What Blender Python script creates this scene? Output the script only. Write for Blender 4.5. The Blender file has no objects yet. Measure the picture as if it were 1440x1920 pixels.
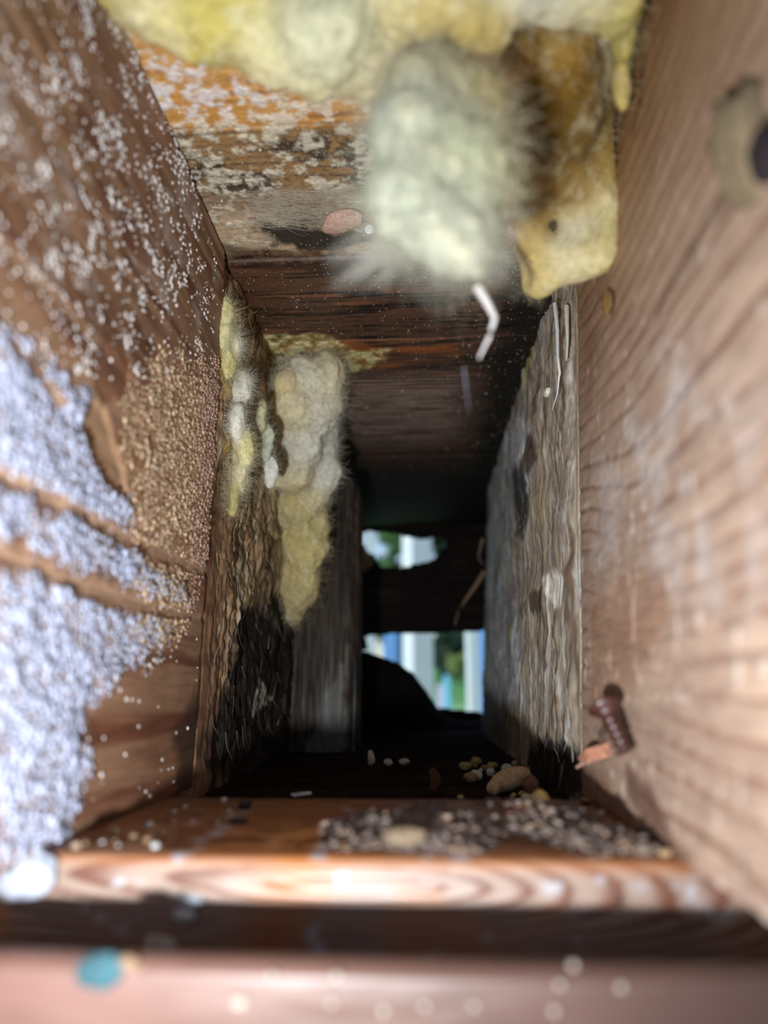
import bpy, bmesh, math, random
import numpy as np
from mathutils import Vector, Matrix

C = bpy.context.scene.collection
S = bpy.context.scene
rng = np.random.default_rng(7)
random.seed(7)
MM = 0.001                       # all modelling below is written in millimetres

# ------------------------------------------------------------------ camera, world, lights, exposure
FPX = 1340.0                     # focal length in pixels of the 1440 x 1920 frame
CAM = np.array([0.0, 0.0, 29.0])
PITCH = math.atan(330 / FPX)
YAW = math.atan(80 * math.cos(PITCH) / FPX)
cy_, sy_, cp_, sp_ = math.cos(YAW), math.sin(YAW), math.cos(PITCH), math.sin(PITCH)
FW = np.array([-sy_ * cp_, cy_ * cp_, sp_]); RT = np.array([cy_, sy_, 0.0]); UP = np.cross(RT, FW)
cam = bpy.data.cameras.new('camera')
cam.sensor_fit = 'VERTICAL'; cam.sensor_height = 36.0; cam.lens = 36.0 * FPX / 1920
cam.clip_start = 0.005; cam.clip_end = 500
cam.dof.use_dof = True; cam.dof.focus_distance = 0.262; cam.dof.aperture_fstop = 6.5
co = bpy.data.objects.new('camera', cam); C.objects.link(co)
co.matrix_world = Matrix(((RT[0], UP[0], -FW[0], 0), (RT[1], UP[1], -FW[1], 0), (RT[2], UP[2], -FW[2], 0.029), (0, 0, 0, 1)))
S.camera = co

w = bpy.data.worlds.new('sky'); S.world = w; w.use_nodes = True
nt = w.node_tree; bg = nt.nodes['Background']
sky = nt.nodes.new('ShaderNodeTexSky'); sky.sky_type = 'NISHITA'; sky.sun_disc = False
sky.sun_elevation = math.radians(48); sky.sun_rotation = math.radians(-70)
nt.links.new(sky.outputs[0], bg.inputs[0]); bg.inputs[1].default_value = 0.16

sun = bpy.data.lights.new('sun', 'SUN'); sun.energy = 3.3; sun.angle = 0.01; sun.color = (0.86, 0.95, 1.0)
so = bpy.data.objects.new('sun', sun); C.objects.link(so)
so.rotation_euler = (math.radians(35), math.radians(-42), 0)   # high and from the left of the house

lamp = bpy.data.lights.new('flashlight', 'SPOT'); lamp.energy = 3.0; lamp.color = (0.93, 0.97, 1.0)
lamp.shadow_soft_size = 0.0035; lamp.spot_size = math.radians(138); lamp.spot_blend = 1.0
lo = bpy.data.objects.new('flashlight', lamp); C.objects.link(lo)
lo.location = (-0.030, 0.0, -0.006)
lo.rotation_euler = Vector((-0.08, 1.0, 0.42)).to_track_quat('-Z', 'Y').to_euler()

S.view_settings.view_transform = 'Standard'; S.view_settings.look = 'None'
S.view_settings.gamma = 1.0; S.view_settings.use_curve_mapping = False
S.view_settings.exposure = 0.0

# ------------------------------------------------------------------ helpers
def lin(c):
    c = np.asarray(c, float) / 255.0
    return np.where(c <= 0.04045, c / 12.92, ((c + 0.055) / 1.055) ** 2.4)

def ray(u, v):
    return (u - 720) / FPX * RT + (960 - v) / FPX * UP + FW

def at(u, v, depth):
    d = ray(u, v); return CAM + d * (depth / d[1])

class Plane:                     # a flat working plane: a along eu, b along ev, facing n
    def __init__(s, o, eu, ev, n):
        s.o, s.eu, s.ev, s.n = (np.asarray(q, float) for q in (o, eu, ev, n))
        s.n = s.n / np.linalg.norm(s.n)
    def ab(s, u, v):
        d = ray(u, v); t = ((s.o - CAM) @ s.n) / (d @ s.n)
        p = CAM + d * t - s.o
        return p @ s.eu / (s.eu @ s.eu), p @ s.ev / (s.ev @ s.ev)
    def pts(s, px): return [s.ab(*p) for p in px]
    def xyz(s, A, B, H):
        return s.o + A[..., None] * s.eu + B[..., None] * s.ev + H[..., None] * s.n

def hsh(ix, iy, s):
    n = (ix.astype(np.int64) * 374761393 + iy.astype(np.int64) * 668265263 + s * 974711) & 0x7fffffff
    n = ((n ^ (n >> 13)) * 1274126177) & 0x7fffffff
    n = ((n ^ (n >> 15)) * 2246822519) & 0x7fffffff
    return ((n ^ (n >> 14)) & 0xffff) / 65535.0

def vn(x, y, s=0):
    ix = np.floor(x); iy = np.floor(y); fx = x - ix; fy = y - iy
    fx = fx * fx * (3 - 2 * fx); fy = fy * fy * (3 - 2 * fy)
    a = hsh(ix, iy, s); b = hsh(ix + 1, iy, s); c = hsh(ix, iy + 1, s); d = hsh(ix + 1, iy + 1, s)
    return (a + (b - a) * fx + (c - a) * fy + (a - b - c + d) * fx * fy) * 2 - 1

def fbm(x, y, s=0, o=4, g=0.5):
    r = 0; a = 1; t = 0
    for k in range(o):
        r = r + a * vn(x * 2 ** k + 17.3 * k, y * 2 ** k - 9.1 * k, s + k * 13); t += a; a *= g
    return r / t

def sst(e0, e1, x):
    t = np.clip((x - e0) / (e1 - e0), 0, 1); return t * t * (3 - 2 * t)

def sdf(A, B, P):
    P = np.asarray(P, float); d = np.full(A.shape, 1e9); ins = np.zeros(A.shape, bool)
    for i in range(len(P)):
        p, q = P[i], P[(i + 1) % len(P)]; e = q - p
        wx, wy = A - p[0], B - p[1]
        t = np.clip((wx * e[0] + wy * e[1]) / (e @ e + 1e-9), 0, 1)
        d = np.minimum(d, np.hypot(wx - e[0] * t, wy - e[1] * t))
        c = ((p[1] <= B) != (q[1] <= B)) & (A < (q[0] - p[0]) * (B - p[1]) / (q[1] - p[1] + 1e-12) + p[0])
        ins ^= c
    return np.where(ins, -d, d)

def poly(pl, A, B, px, soft=1.5, amp=0.0, sc=6.0, seed=1):
    d = sdf(A, B, pl.pts(px))
    if amp: d = d + amp * fbm(A / sc, B / sc, seed, 4, 0.6)
    return sst(soft, -soft, d)

def line(pl, A, B, px, wd, soft=0.6, amp=0.0, sc=6.0, seed=1):
    P = [np.array(p) for p in pl.pts(px)]; d = np.full(A.shape, 1e9)
    for p, q in zip(P[:-1], P[1:]):
        e = q - p; wx, wy = A - p[0], B - p[1]
        t = np.clip((wx * e[0] + wy * e[1]) / (e @ e + 1e-9), 0, 1)
        d = np.minimum(d, np.hypot(wx - e[0] * t, wy - e[1] * t))
    if amp: d = d + amp * fbm(A / sc, B / sc, seed)
    return sst(wd + soft, wd - soft, d)

def mix(c, col, m):
    col = lin(col) if not isinstance(col, np.ndarray) else col
    return c + (col - c) * np.asarray(m)[..., None]

def tag(o, label=None, cat=None, group=None, kind=None):
    if label: o['label'] = label
    if cat: o['category'] = cat
    if group: o['group'] = group
    if kind: o['kind'] = kind
    return o

def link(name, me, mat, parent=None):
    o = bpy.data.objects.new(name, me); C.objects.link(o)
    if mat: me.materials.append(mat)
    if parent: o.parent = parent
    return o

def empty(name, p=(0, 0, 0)):
    o = bpy.data.objects.new(name, None); C.objects.link(o)
    o.location = [q * MM for q in p]; o.empty_display_size = 0.01
    return o

def raw(name, V, F, col=None, smooth=True):
    """mesh from an (n,3) array in mm and an (m,k) face array"""
    me = bpy.data.meshes.new(name); V = np.asarray(V, float) * MM
    Fs = F if isinstance(F, list) else [F]
    Fs = [np.asarray(f, np.int32) for f in Fs if len(f)]
    me.vertices.add(len(V)); me.vertices.foreach_set('co', V.astype(np.float32).ravel())
    nl = sum(f.size for f in Fs); nf = sum(len(f) for f in Fs)
    me.loops.add(nl); me.loops.foreach_set('vertex_index', np.concatenate([f.ravel() for f in Fs]))
    me.polygons.add(nf)
    tot = np.concatenate([np.full(len(f), f.shape[1], np.int32) for f in Fs])
    st = np.concatenate([[0], np.cumsum(tot)[:-1]]).astype(np.int32)
    me.polygons.foreach_set('loop_start', st)
    me.polygons.foreach_set('use_smooth', np.full(nf, smooth))
    me.update(calc_edges=True); me.validate()
    if col is not None: setcol(me, col)
    return me

def setcol(me, col):
    col = np.asarray(col, float)
    if col.shape[1] == 3: col = np.concatenate([col, np.ones((len(col), 1))], 1)
    ca = me.color_attributes.new('Col', 'FLOAT_COLOR', 'POINT')
    ca.data.foreach_set('color', col.astype(np.float32).ravel())

def sheet(name, pl, a, b, H, col, gloss, mat, thick=20.0, parent=None):
    """thick board whose front is a displaced grid over plane pl"""
    na, nb = len(a), len(b); A, B = np.meshgrid(a, b, indexing='ij')
    V = pl.xyz(A, B, H).reshape(-1, 3)
    idx = np.arange(na * nb).reshape(na, nb)
    q = np.stack([idx[:-1, :-1], idx[1:, :-1], idx[1:, 1:], idx[:-1, 1:]], -1).reshape(-1, 4)
    if np.cross(pl.eu, pl.ev) @ pl.n < 0: q = q[:, ::-1]
    ring = np.concatenate([idx[:, 0], idx[-1, 1:], idx[-2::-1, -1], idx[0, -2:0:-1]])
    n0 = len(V)
    rb = pl.xyz(A, B, np.full(A.shape, -thick)).reshape(-1, 3)[ring]
    k = np.arange(len(ring)); k2 = (k + 1) % len(ring)
    sd = np.stack([ring[k], n0 + k, n0 + k2, ring[k2]], -1)
    if np.cross(pl.eu, pl.ev) @ pl.n < 0: sd = sd[:, ::-1]
    cor = [n0, n0 + na - 1, n0 + na + nb - 2, n0 + 2 * na + nb - 3]
    bk = np.array([cor[::-1]]) if np.cross(pl.eu, pl.ev) @ pl.n > 0 else np.array([cor])
    c4 = np.concatenate([col.reshape(-1, 3), gloss.reshape(-1, 1)], 1)
    c4 = np.concatenate([c4, c4[ring]], 0)
    me = raw(name, np.concatenate([V, rb]), [np.concatenate([q, sd, bk])], c4)
    return link(name, me, mat, parent)

def box(bm, x0, x1, y0, y1, z0, z1):
    v = [bm.verts.new((x * MM, y * MM, z * MM)) for x in (x0, x1) for y in (y0, y1) for z in (z0, z1)]
    for f in ((0, 1, 3, 2), (4, 6, 7, 5), (0, 4, 5, 1), (2, 3, 7, 6), (0, 2, 6, 4), (1, 5, 7, 3)):
        bm.faces.new([v[i] for i in f])

def boxes(name, bs, mat, parent=None, bevel=0):
    bm = bmesh.new()
    for b in bs: box(bm, *b)
    if bevel: bmesh.ops.bevel(bm, geom=bm.edges[:], offset=bevel * MM, segments=2, affect='EDGES', profile=0.6)
    me = bpy.data.meshes.new(name); bm.to_mesh(me); bm.free()
    return link(name, me, mat, parent)

def ico(sub):
    bm = bmesh.new(); bmesh.ops.create_icosphere(bm, subdivisions=sub, radius=1)
    V = np.array([v.co[:] for v in bm.verts]); F = np.array([[v.index for v in f.verts] for f in bm.faces]); bm.free()
    return V, F
ICO1, ICO2, ICO3 = ico(1), ico(2), ico(3)

def scatter_mesh(name, P, R, cols, base=ICO1, squash=None, nrm=None, jit=0.15):
    """many little lumps as one mesh: P centres, R radii (n,) or (n,3)"""
    V0, F0 = base; n = len(P); m = len(V0)
    R = R if R.ndim == 2 else np.repeat(R[:, None], 3, 1)
    th = rng.uniform(0, 6.28, n); ph = rng.uniform(0, 6.28, n)
    V = np.repeat(V0[None], n, 0) * (1 + jit * rng.normal(size=(n, m, 1)))
    c, s = np.cos(th), np.sin(th)
    x = V[..., 0] * c[:, None] - V[..., 1] * s[:, None]; y = V[..., 0] * s[:, None] + V[..., 1] * c[:, None]
    V = np.stack([x, y, V[..., 2]], -1) * R[:, None, :] + P[:, None, :]
    F = (F0[None] + (np.arange(n) * m)[:, None, None]).reshape(-1, 3)
    return raw(name, V.reshape(-1, 3), F, np.repeat(cols, m, 0))

def tubes(name, paths, radii, cols, sides=3, taper=True):
    """paths: (n,k,3); radii (n,)"""
    n, k, _ = paths.shape
    T = np.gradient(paths, axis=1); T /= np.linalg.norm(T, axis=2, keepdims=True) + 1e-9
    ref = np.where(np.abs(T[..., 2:3]) < 0.9, np.array([0, 0, 1.0]), np.array([1.0, 0, 0]))
    N = np.cross(T, ref); N /= np.linalg.norm(N, axis=2, keepdims=True) + 1e-9
    Bn = np.cross(T, N)
    tp = np.linspace(1, 0.25 if taper else 1, k)[None, :, None, None]
    an = np.arange(sides) * 2 * np.pi / sides
    V = paths[:, :, None] + radii[:, None, None, None] * tp * (np.cos(an)[None, None, :, None] * N[:, :, None] + np.sin(an)[None, None, :, None] * Bn[:, :, None])
    idx = np.arange(n * k * sides).reshape(n, k, sides); nx = np.roll(idx, -1, 2)
    F = np.stack([idx[:, :-1], nx[:, :-1], nx[:, 1:], idx[:, 1:]], -1).reshape(-1, 4)
    return raw(name, V.reshape(-1, 3), F, np.repeat(cols, k * sides, 0))

# ------------------------------------------------------------------ materials
def mat(name, col=None, rough=0.7, wet=0.3, bump=0.0, bscale=2000, stretch=(1, 1, 1), var=0.25, vscale=900, spec=0.4, transl=0.0, sss=0.0, detail=4):
    m = bpy.data.materials.new(name); m.use_nodes = True; t = m.node_tree; N = t.nodes; L = t.links
    p = N['Principled BSDF']; out = N['Material Output']
    tc = N.new('ShaderNodeTexCoord'); mp = N.new('ShaderNodeMapping'); mp.inputs['Scale'].default_value = stretch
    L.new(tc.outputs['Object'], mp.inputs[0])
    nz = N.new('ShaderNodeTexNoise'); nz.inputs['Scale'].default_value = vscale; nz.inputs['Detail'].default_value = detail
    L.new(mp.outputs[0], nz.inputs['Vector'])
    mr = N.new('ShaderNodeMapRange'); mr.inputs[1].default_value = 0.25; mr.inputs[2].default_value = 0.75
    mr.inputs[3].default_value = 1 - var; mr.inputs[4].default_value = 1 + var
    L.new(nz.outputs['Fac'], mr.inputs[0])
    if col is None:
        at_ = N.new('ShaderNodeAttribute'); at_.attribute_name = 'Col'; src = at_.outputs['Color']
        rr = N.new('ShaderNodeMapRange'); rr.inputs[3].default_value = wet; rr.inputs[4].default_value = rough
        L.new(at_.outputs['Alpha'], rr.inputs[0]); L.new(rr.outputs[0], p.inputs['Roughness'])
    else:
        rgb = N.new('ShaderNodeRGB'); rgb.outputs[0].default_value = (*lin(col), 1); src = rgb.outputs[0]
        p.inputs['Roughness'].default_value = rough
    vm = N.new('ShaderNodeVectorMath'); vm.operation = 'SCALE'
    L.new(src, vm.inputs[0]); L.new(mr.outputs[0], vm.inputs['Scale']); L.new(vm.outputs[0], p.inputs['Base Color'])
    p.inputs['Specular IOR Level'].default_value = spec
    if sss: p.inputs['Subsurface Weight'].default_value = sss; p.inputs['Subsurface Radius'].default_value = (0.004, 0.003, 0.0015); p.inputs['Subsurface Scale'].default_value = 1.0
    if bump:
        n2 = N.new('ShaderNodeTexNoise'); n2.inputs['Scale'].default_value = bscale; n2.inputs['Detail'].default_value = 5
        L.new(mp.outputs[0], n2.inputs['Vector'])
        bp = N.new('ShaderNodeBump'); bp.inputs['Strength'].default_value = 0.8; bp.inputs['Distance'].default_value = bump * MM
        L.new(n2.outputs['Fac'], bp.inputs['Height']); L.new(bp.outputs[0], p.inputs['Normal'])
    if transl:
        tr = N.new('ShaderNodeBsdfTranslucent'); mx = N.new('ShaderNodeMixShader'); mx.inputs[0].default_value = transl
        L.new(vm.outputs[0], tr.inputs[0]); L.new(p.outputs[0], mx.inputs[1]); L.new(tr.outputs[0], mx.inputs[2]); L.new(mx.outputs[0], out.inputs[0])
    return m

M_wood = mat('damp_wood', bump=0.10, bscale=900, stretch=(1, 0.12, 1), vscale=700, var=0.22, rough=0.75, wet=0.32)
M_fibre_wood = mat('weathered_wood', bump=0.25, bscale=900, stretch=(1, 1, 0.08), vscale=800, var=0.35, rough=0.8, wet=0.35)
M_plank = mat('mouldy_plank', bump=0.14, bscale=1400, stretch=(0.25, 1, 1), vscale=2200, var=0.42, rough=0.75, wet=0.30)
M_sill = mat('sill_pine', bump=0.05, bscale=700, stretch=(0.1, 1, 1), vscale=500, var=0.1, rough=0.55, wet=0.3)
M_gran = mat('mould_crust', rough=0.34, wet=0.3, var=0.18, vscale=1500, spec=0.7)
M_ins = mat('fibreglass', rough=0.95, var=0.16, vscale=500, bump=0.5, bscale=700, spec=0.1, transl=0.30, detail=8)
M_fib = mat('fibreglass_fibre', rough=0.6, var=0.05, spec=0.4, transl=0.25)
M_crumb = mat('crumbs', rough=0.85, wet=0.4, var=0.3, vscale=900, bump=0.2, bscale=1200)
M_dull = mat('dull_rotten_wood', rough=0.95, wet=0.9, var=0.4, vscale=500, bump=0.3, bscale=600, spec=0.04)
M_dark = mat('dark_timber', col=(40, 30, 24), rough=0.85, var=0.3, vscale=60)
M_rust = mat('rusty_steel', col=(66, 36, 28), rough=0.38, var=0.35, vscale=700, bump=0.08, bscale=900, spec=0.7)
M_room = mat('crawlspace_surface', col=(70, 58, 48), rough=0.9, var=0.2, vscale=12)

# ------------------------------------------------------------------ the setting: dark space behind the camera
XL, ZC = -71.0, 185.0
# gap added in the wall behind, out of view, so daylight lifts the shade
room = boxes('wall_behind', [(-800, -620, -820, -800, -600, 900), (620, 800, -820, -800, -600, 900), (-620, 620, -820, -800, -600, -80), (-620, 620, -820, -800, 820, 900)], M_room); room['kind'] = 'structure'
for nm, b in (('wall_west', (-820, -800, -820, 110, -600, 900)), ('wall_east', (800, 820, -820, 110, -600, 900)),
              ('floor_crawlspace', (-820, 820, -820, 110, -620, -600)), ('ceiling_crawlspace', (-820, 820, -820, 110, 900, 920))):
    o = boxes(nm, [b], M_room); o['kind'] = 'structure'
o = boxes('wall_front', [(-800, -113, 70, 100, -600, 900), (98, 800, 70, 100, -600, 900), (-113, 98, 70, 100, 245, 900)], M_room); o['kind'] = 'structure'

# ------------------------------------------------------------------ left joist
PL = Plane((XL, 0, 0), (0, 1, 0), (0, 0, 1), (1, 0, 0))
SEAM_L = 228.0
def left_masks(A, B):
    k = {}
    k['z1'] = poly(PL, A, B, [(-20, 590), (60, 680), (170, 750), (150, 800), (185, 880), (240, 930), (250, 1010), (110, 945), (-20, 870)], 3.5, 7, 8, 3)
    k['z2'] = poly(PL, A, B, [(-20, 915), (180, 1000), (330, 1090), (355, 1135), (200, 1085), (-20, 1005)], 2.0, 4.5, 6, 4)
    k['z3'] = poly(PL, A, B, [(-20, 1055), (200, 1130), (320, 1165), (295, 1225), (225, 1255), (185, 1320), (130, 1400), (180, 1440), (140, 1510), (110, 1590), (-20, 1660)], 3.0, 7, 8, 5)
    k['gold'] = poly(PL, A, B, [(232, 735), (300, 690), (440, 660), (436, 980), (390, 1070), (270, 1085), (240, 960), (228, 850)], 7, 12, 9, 6)
    k['gold2'] = poly(PL, A, B, [(250, 1090), (370, 1110), (350, 1190), (250, 1185)], 4, 7, 6, 61)
    k['up'] = poly(PL, A, B, [(-60, -60), (230, -60), (330, 240), (430, 560), (430, 720), (240, 700), (60, 690), (-60, 600)], 2.0, 4, 10, 7)
    band = line(PL, A, B, [(-20, 885), (120, 945), (240, 1015), (410, 1085)], 1.7, 0.7, 1.2, 9, 8)
    band = np.maximum(band, line(PL, A, B, [(-20, 1028), (150, 1100), (290, 1146), (410, 1165)], 1.5, 0.7, 1.2, 9, 9))
    band = np.maximum(band, line(PL, A, B, [(15, 645), (60, 690), (115, 755)], 1.0, 0.5, 0.8, 5, 10))
    k['band'] = band
    k['tongue'] = poly(PL, A, B, [(150, 790), (172, 750), (200, 770), (218, 830), (236, 880), (240, 925), (215, 932), (180, 880)], 0.7, 0.8, 4, 11)
    k['knot'] = poly(PL, A, B, [(165, 690), (195, 640), (245, 675), (238, 740), (195, 758)], 1.2, 1.5, 5, 12)
    k['lowbare'] = poly(PL, A, B, [(190, 1240), (420, 1170), (430, 1500), (130, 1580), (170, 1440)], 2.0, 3, 9, 13)
    k['bare'] = np.clip(np.maximum(np.maximum(k['band'], k['tongue']), k['knot']), 0, 1)
    return k

a = np.arange(80, SEAM_L + .1, 0.6); b = np.arange(0, 187, 0.65)
A, B = np.meshgrid(a, b, indexing='ij'); k = left_masks(A, B)
g1 = fbm(A / 70, B / 3.0 + 0.5 * fbm(A / 40, B / 30, 31), 21, 4); g2 = fbm(A / 9, B / 7, 22, 4)
c = np.broadcast_to(lin((160, 124, 98)), A.shape + (3,)).copy()
c = mix(c, (118, 78, 56), sst(-0.1, 0.5, g1)); c = mix(c, (180, 144, 114), sst(0.1, 0.6, -g1) * 0.6)
c = mix(c, (128, 94, 70), k['up'] * 0.45); c = mix(c, (96, 56, 42), k['up'] * sst(0.25, 0.5, fbm(A / 18, B / 5, 24)) * 0.8)
film = sst(0.1, 0.55, fbm(A / 12, B / 8, 25, 5, 0.6))
c = mix(c, (190, 176, 170), film * k['up'] * 0.6)
dense = np.clip(k['z1'] + k['z2'] + k['z3'], 0, 1)
c = mix(c, (160, 156, 160), dense * 0.35); c = mix(c, (104, 80, 66), dense * 0.6 * sst(-.3, .3, fbm(A / 3, B / 3, 29)))
c = mix(c, (158, 118, 84), np.clip(k['gold'] + k['gold2'], 0, 1) * 0.6)
c = mix(c, (182, 148, 122), k['band'] * 0.85); c = mix(c, (170, 136, 106), k['tongue'] * 0.9); c = mix(c, (134, 92, 70), k['knot'] * 0.8)
rl = sst(0.55, 0.85, np.sin(B / 185 * 2 * np.pi * 11 + 2 * fbm(A / 60, B / 30, 26)))
c = mix(c, (110, 60, 42), k['lowbare'] * rl * 0.55); c = mix(c, (146, 104, 76), k['lowbare'] * (1 - rl) * 0.4)
c = mix(c, (40, 28, 20), line(PL, A, B, [(100, 1590), (240, 1530), (360, 1485), (440, 1450)], 1.2, 1.6, 1.5, 6, 14) * 0.85)
c = mix(c, (38, 26, 18), poly(PL, A, B, [(330, 1380), (430, 1180), (440, 1500), (330, 1500)], 5, 6, 8, 15) * 0.75)  # mould and the sill's shadow painted dark towards the seam
H = 0.8 * fbm(A / 45, B / 25, 27, 3) + 0.35 * g1 + 0.25 * g2 * k['up'] + dense * (0.35 + 0.9 * fbm(A / 5, B / 4, 30, 4, .6)) + 0.3 * k['gold'] * fbm(A / 2, B / 2, 28, 3)
H = H - 0.9 * k['tongue'] - 0.5 * k['band'] - 0.5 * k['knot'] - 0.25 * k['lowbare'] * rl
H = H - 4.0 * sst(ZC - 3.5, ZC + 2, B) ** 2 - 1.5 * sst(SEAM_L - 2, SEAM_L, A)
gl = np.clip(0.75 - 0.45 * k['bare'] - 0.35 * k['up'] * sst(0, .4, g1), 0, 1)
wall_left = sheet('wall_left', PL, a, b, H, c, gl, M_wood, 38); wall_left['kind'] = 'structure'

# crust of granules on the left joist, white near the opening and golden deeper in
def crust(pitch, fn, seed):
    r = np.random.default_rng(seed)
    ga, gb = np.meshgrid(np.arange(84, SEAM_L - 1, pitch), np.arange(1, 184, pitch), indexing='ij')
    ga = (ga + r.uniform(-.55, .55, ga.shape) * pitch).ravel(); gb = (gb + r.uniform(-.55, .55, gb.shape) * pitch).ravel()
    kk = left_masks(ga, gb); dens, rad, col = fn(ga, gb, kk, r)
    s = r.uniform(size=len(ga)) < dens
    ga, gb, rad, col = ga[s], gb[s], rad[s], col[s]
    h = np.interp(ga, a, np.arange(len(a))).astype(int), np.interp(gb, b, np.arange(len(b))).astype(int)
    P = PL.xyz(ga, gb, H[h] + rad * 0.2)
    R = np.stack([rad * 0.6, rad * r.uniform(.85, 1.3, len(rad)), rad * r.uniform(.85, 1.3, len(rad))], 1)
    return P, R, col
def f_white(ga, gb, kk, r):
    d = np.clip(kk['z1'] + kk['z2'] + kk['z3'], 0, 1) * (1 - 0.97 * kk['bare'])
    cl = sst(-.5, .5, fbm(ga / 4.5, gb / 3.5, 75, 4, .6)); n = len(ga)
    rad = (.30 + .48 * r.uniform(size=n) ** 2.0) * (.75 + .5 * cl) * (.6 + .4 * d)
    col = lin((184, 190, 214)) * (0.70 + 0.35 * r.uniform(size=(n, 1)))
    far = sst(160, 215, ga)[:, None]; col = col * (1 - far) + col * lin((222, 204, 176)) * 1.25 * far
    return d * (.75 + .25 * cl), rad, col
def f_gold(ga, gb, kk, r):
    n = len(ga); d = np.clip(kk['gold'] + kk['gold2'], 0, 1) * (1 - kk['bare']) * sst(-.9, .1, fbm(ga / 7, gb / 7, 71))
    col = (lin((164, 130, 98)) + (lin((212, 186, 154)) - lin((164, 130, 98))) * r.uniform(size=(n, 1))) * (0.6 + 0.6 * r.uniform(size=(n, 1)))
    p = sst(200, 222, ga)[:, None]; col = col * (1 - p) + lin((168, 136, 120)) * (0.7 + .6 * r.uniform(size=(n, 1))) * p
    return d * 0.92, (.16 + .56 * r.uniform(size=n) ** 2.6), col
def f_up(ga, gb, kk, r):
    n = len(ga); cl = sst(-.05, .45, fbm(ga / 7, gb / 5, 72, 4, .65))
    d = np.clip(kk['up'] + .08 * kk['lowbare'], 0, 1) * (0.09 + 0.6 * cl) * (1 - 0.85 * kk['bare'])
    return d * (1 - .5 * sst(150, 225, ga)), r.uniform(.16, .46, n) * (1 + .5 * cl), lin((222, 214, 210)) * (0.7 + .4 * r.uniform(size=(n, 1)))
P, R, col = crust(0.92, f_white, 1)
nr = P[:, 1] < 150
o = link('white_mould_granules', scatter_mesh('white_granules', P[nr], R[nr], col[nr], ICO2), M_gran, wall_left); o['kind'] = 'stuff'
o = link('pale_mould_granules', scatter_mesh('pale_granules', P[~nr], R[~nr], col[~nr], ICO1), M_gran, wall_left); o['kind'] = 'stuff'
P, R, col = crust(0.78, f_gold, 2)
o = link('golden_mould_granules', scatter_mesh('golden_granules', P, R, col, ICO1), M_gran, wall_left); o['kind'] = 'stuff'
P, R, col = crust(1.05, f_up, 3)
o = link('mould_specks', scatter_mesh('mould_specks', P, R, col, ICO1), M_gran, wall_left); o['kind'] = 'stuff'

# second board of the left side, further in: rough, fibrous, its foot painted black for mould and the sill's shadow
a = np.concatenate([np.arange(SEAM_L + .5, 400, 0.8), np.arange(400, 640, 2)]); b = np.arange(-8, 187, 0.8)
A, B = np.meshgrid(a, b, indexing='ij')
fv = fbm(A / 3.5 + 0.6 * fbm(A / 10, B / 25, 40), B / 45, 41, 5, .6); fv2 = fbm(A / 1.6, B / 22, 42, 4, .6); bl = fbm(A / 14, B / 14, 43, 5, .6)
c = np.broadcast_to(lin((160, 128, 94)), A.shape + (3,)).copy()
c = mix(c, (70, 50, 34), sst(0, .5, fv)); c = mix(c, (176, 156, 112), sst(.15, .6, -fv) * .75); c = mix(c, (206, 200, 176), sst(.2, .6, fv2) * .8)
c = mix(c, (164, 146, 70), sst(.2, .5, bl) * poly(PL, A, B, [(415, 560), (540, 720), (540, 1050), (410, 1000)], 6, 5, 10, 44) * .6)
c = mix(c, (112, 84, 40), poly(PL, A, B, [(440, 540), (490, 560), (545, 725), (520, 740), (490, 660)], 3, 2, 8, 45) * .8)
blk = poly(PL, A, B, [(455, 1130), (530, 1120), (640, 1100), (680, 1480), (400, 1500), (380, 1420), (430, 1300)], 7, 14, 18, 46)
low = sst(SEAM_L + 34, SEAM_L + 6, A + 8 * bl) * sst(120, 80, B + 14 * bl)
c = mix(c, (132, 96, 72), low * .8); c = mix(c, (96, 60, 44), low * sst(.5, .85, np.sin(B / 185 * 2 * np.pi * 11)) * .6)
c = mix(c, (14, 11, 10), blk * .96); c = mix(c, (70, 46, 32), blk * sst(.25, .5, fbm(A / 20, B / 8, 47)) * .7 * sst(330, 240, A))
c = mix(c, (150, 140, 128), poly(PL, A, B, [(480, 1300), (492, 1275), (515, 1310), (500, 1330), (482, 1345)], .8, 2, 3, 48) * .7)
H = 2.0 * fv * sst(SEAM_L, SEAM_L + 6, A) + .6 * fv2 + 4.2 * bl - 0.6 - 1.6 * blk
H = H - 5 * sst(ZC - 3, ZC + 2, B) ** 2 - 1.2 * sst(SEAM_L + 4, SEAM_L, A); H = H * (1 - .75 * low) - .6 * low
L2 = sheet('sheathing_board', PL, a, b, H, c, np.full(A.shape, .6), M_fibre_wood, 30, wall_left)

# upright block on the left, its split grey fibres facing the opening
PB = Plane((-82, 392, -5), (1, 0, 0), (0, 0, 1), (0, -1, 0))
a = np.arange(0, 44, .35); b = np.arange(0, 150, .6); A, B = np.meshgrid(a, b, indexing='ij')
fv = fbm(A / 2.2, B / 40, 50, 5, .6); fv2 = fbm(A / .9, B / 25, 51, 3)
c = np.broadcast_to(lin((58, 46, 36)), A.shape + (3,)).copy()
c = mix(c, (22, 17, 14), sst(0, .4, fv)); c = mix(c, (132, 128, 118), sst(.1, .5, fv2) * sst(90, 10, B) * .6)
c = mix(c, (120, 122, 120), poly(PB, A, B, [(575, 1425), (600, 1330), (640, 1250), (655, 1400)], 2, 3, 6, 52) * .5)  # pale grey patch paints in skylight reaching the block from outside
H = 1.5 * fv + .8 * fv2 - 6 * sst(37, 44, A + 3 * fbm(A * 0, B / 9, 53)) ** 2 - 3 * sst(18, 2, A)
o = sheet('wall_stud_left', PB, a, b, H, c, np.full(A.shape, .8), M_fibre_wood, 40); o['kind'] = 'structure'

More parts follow.
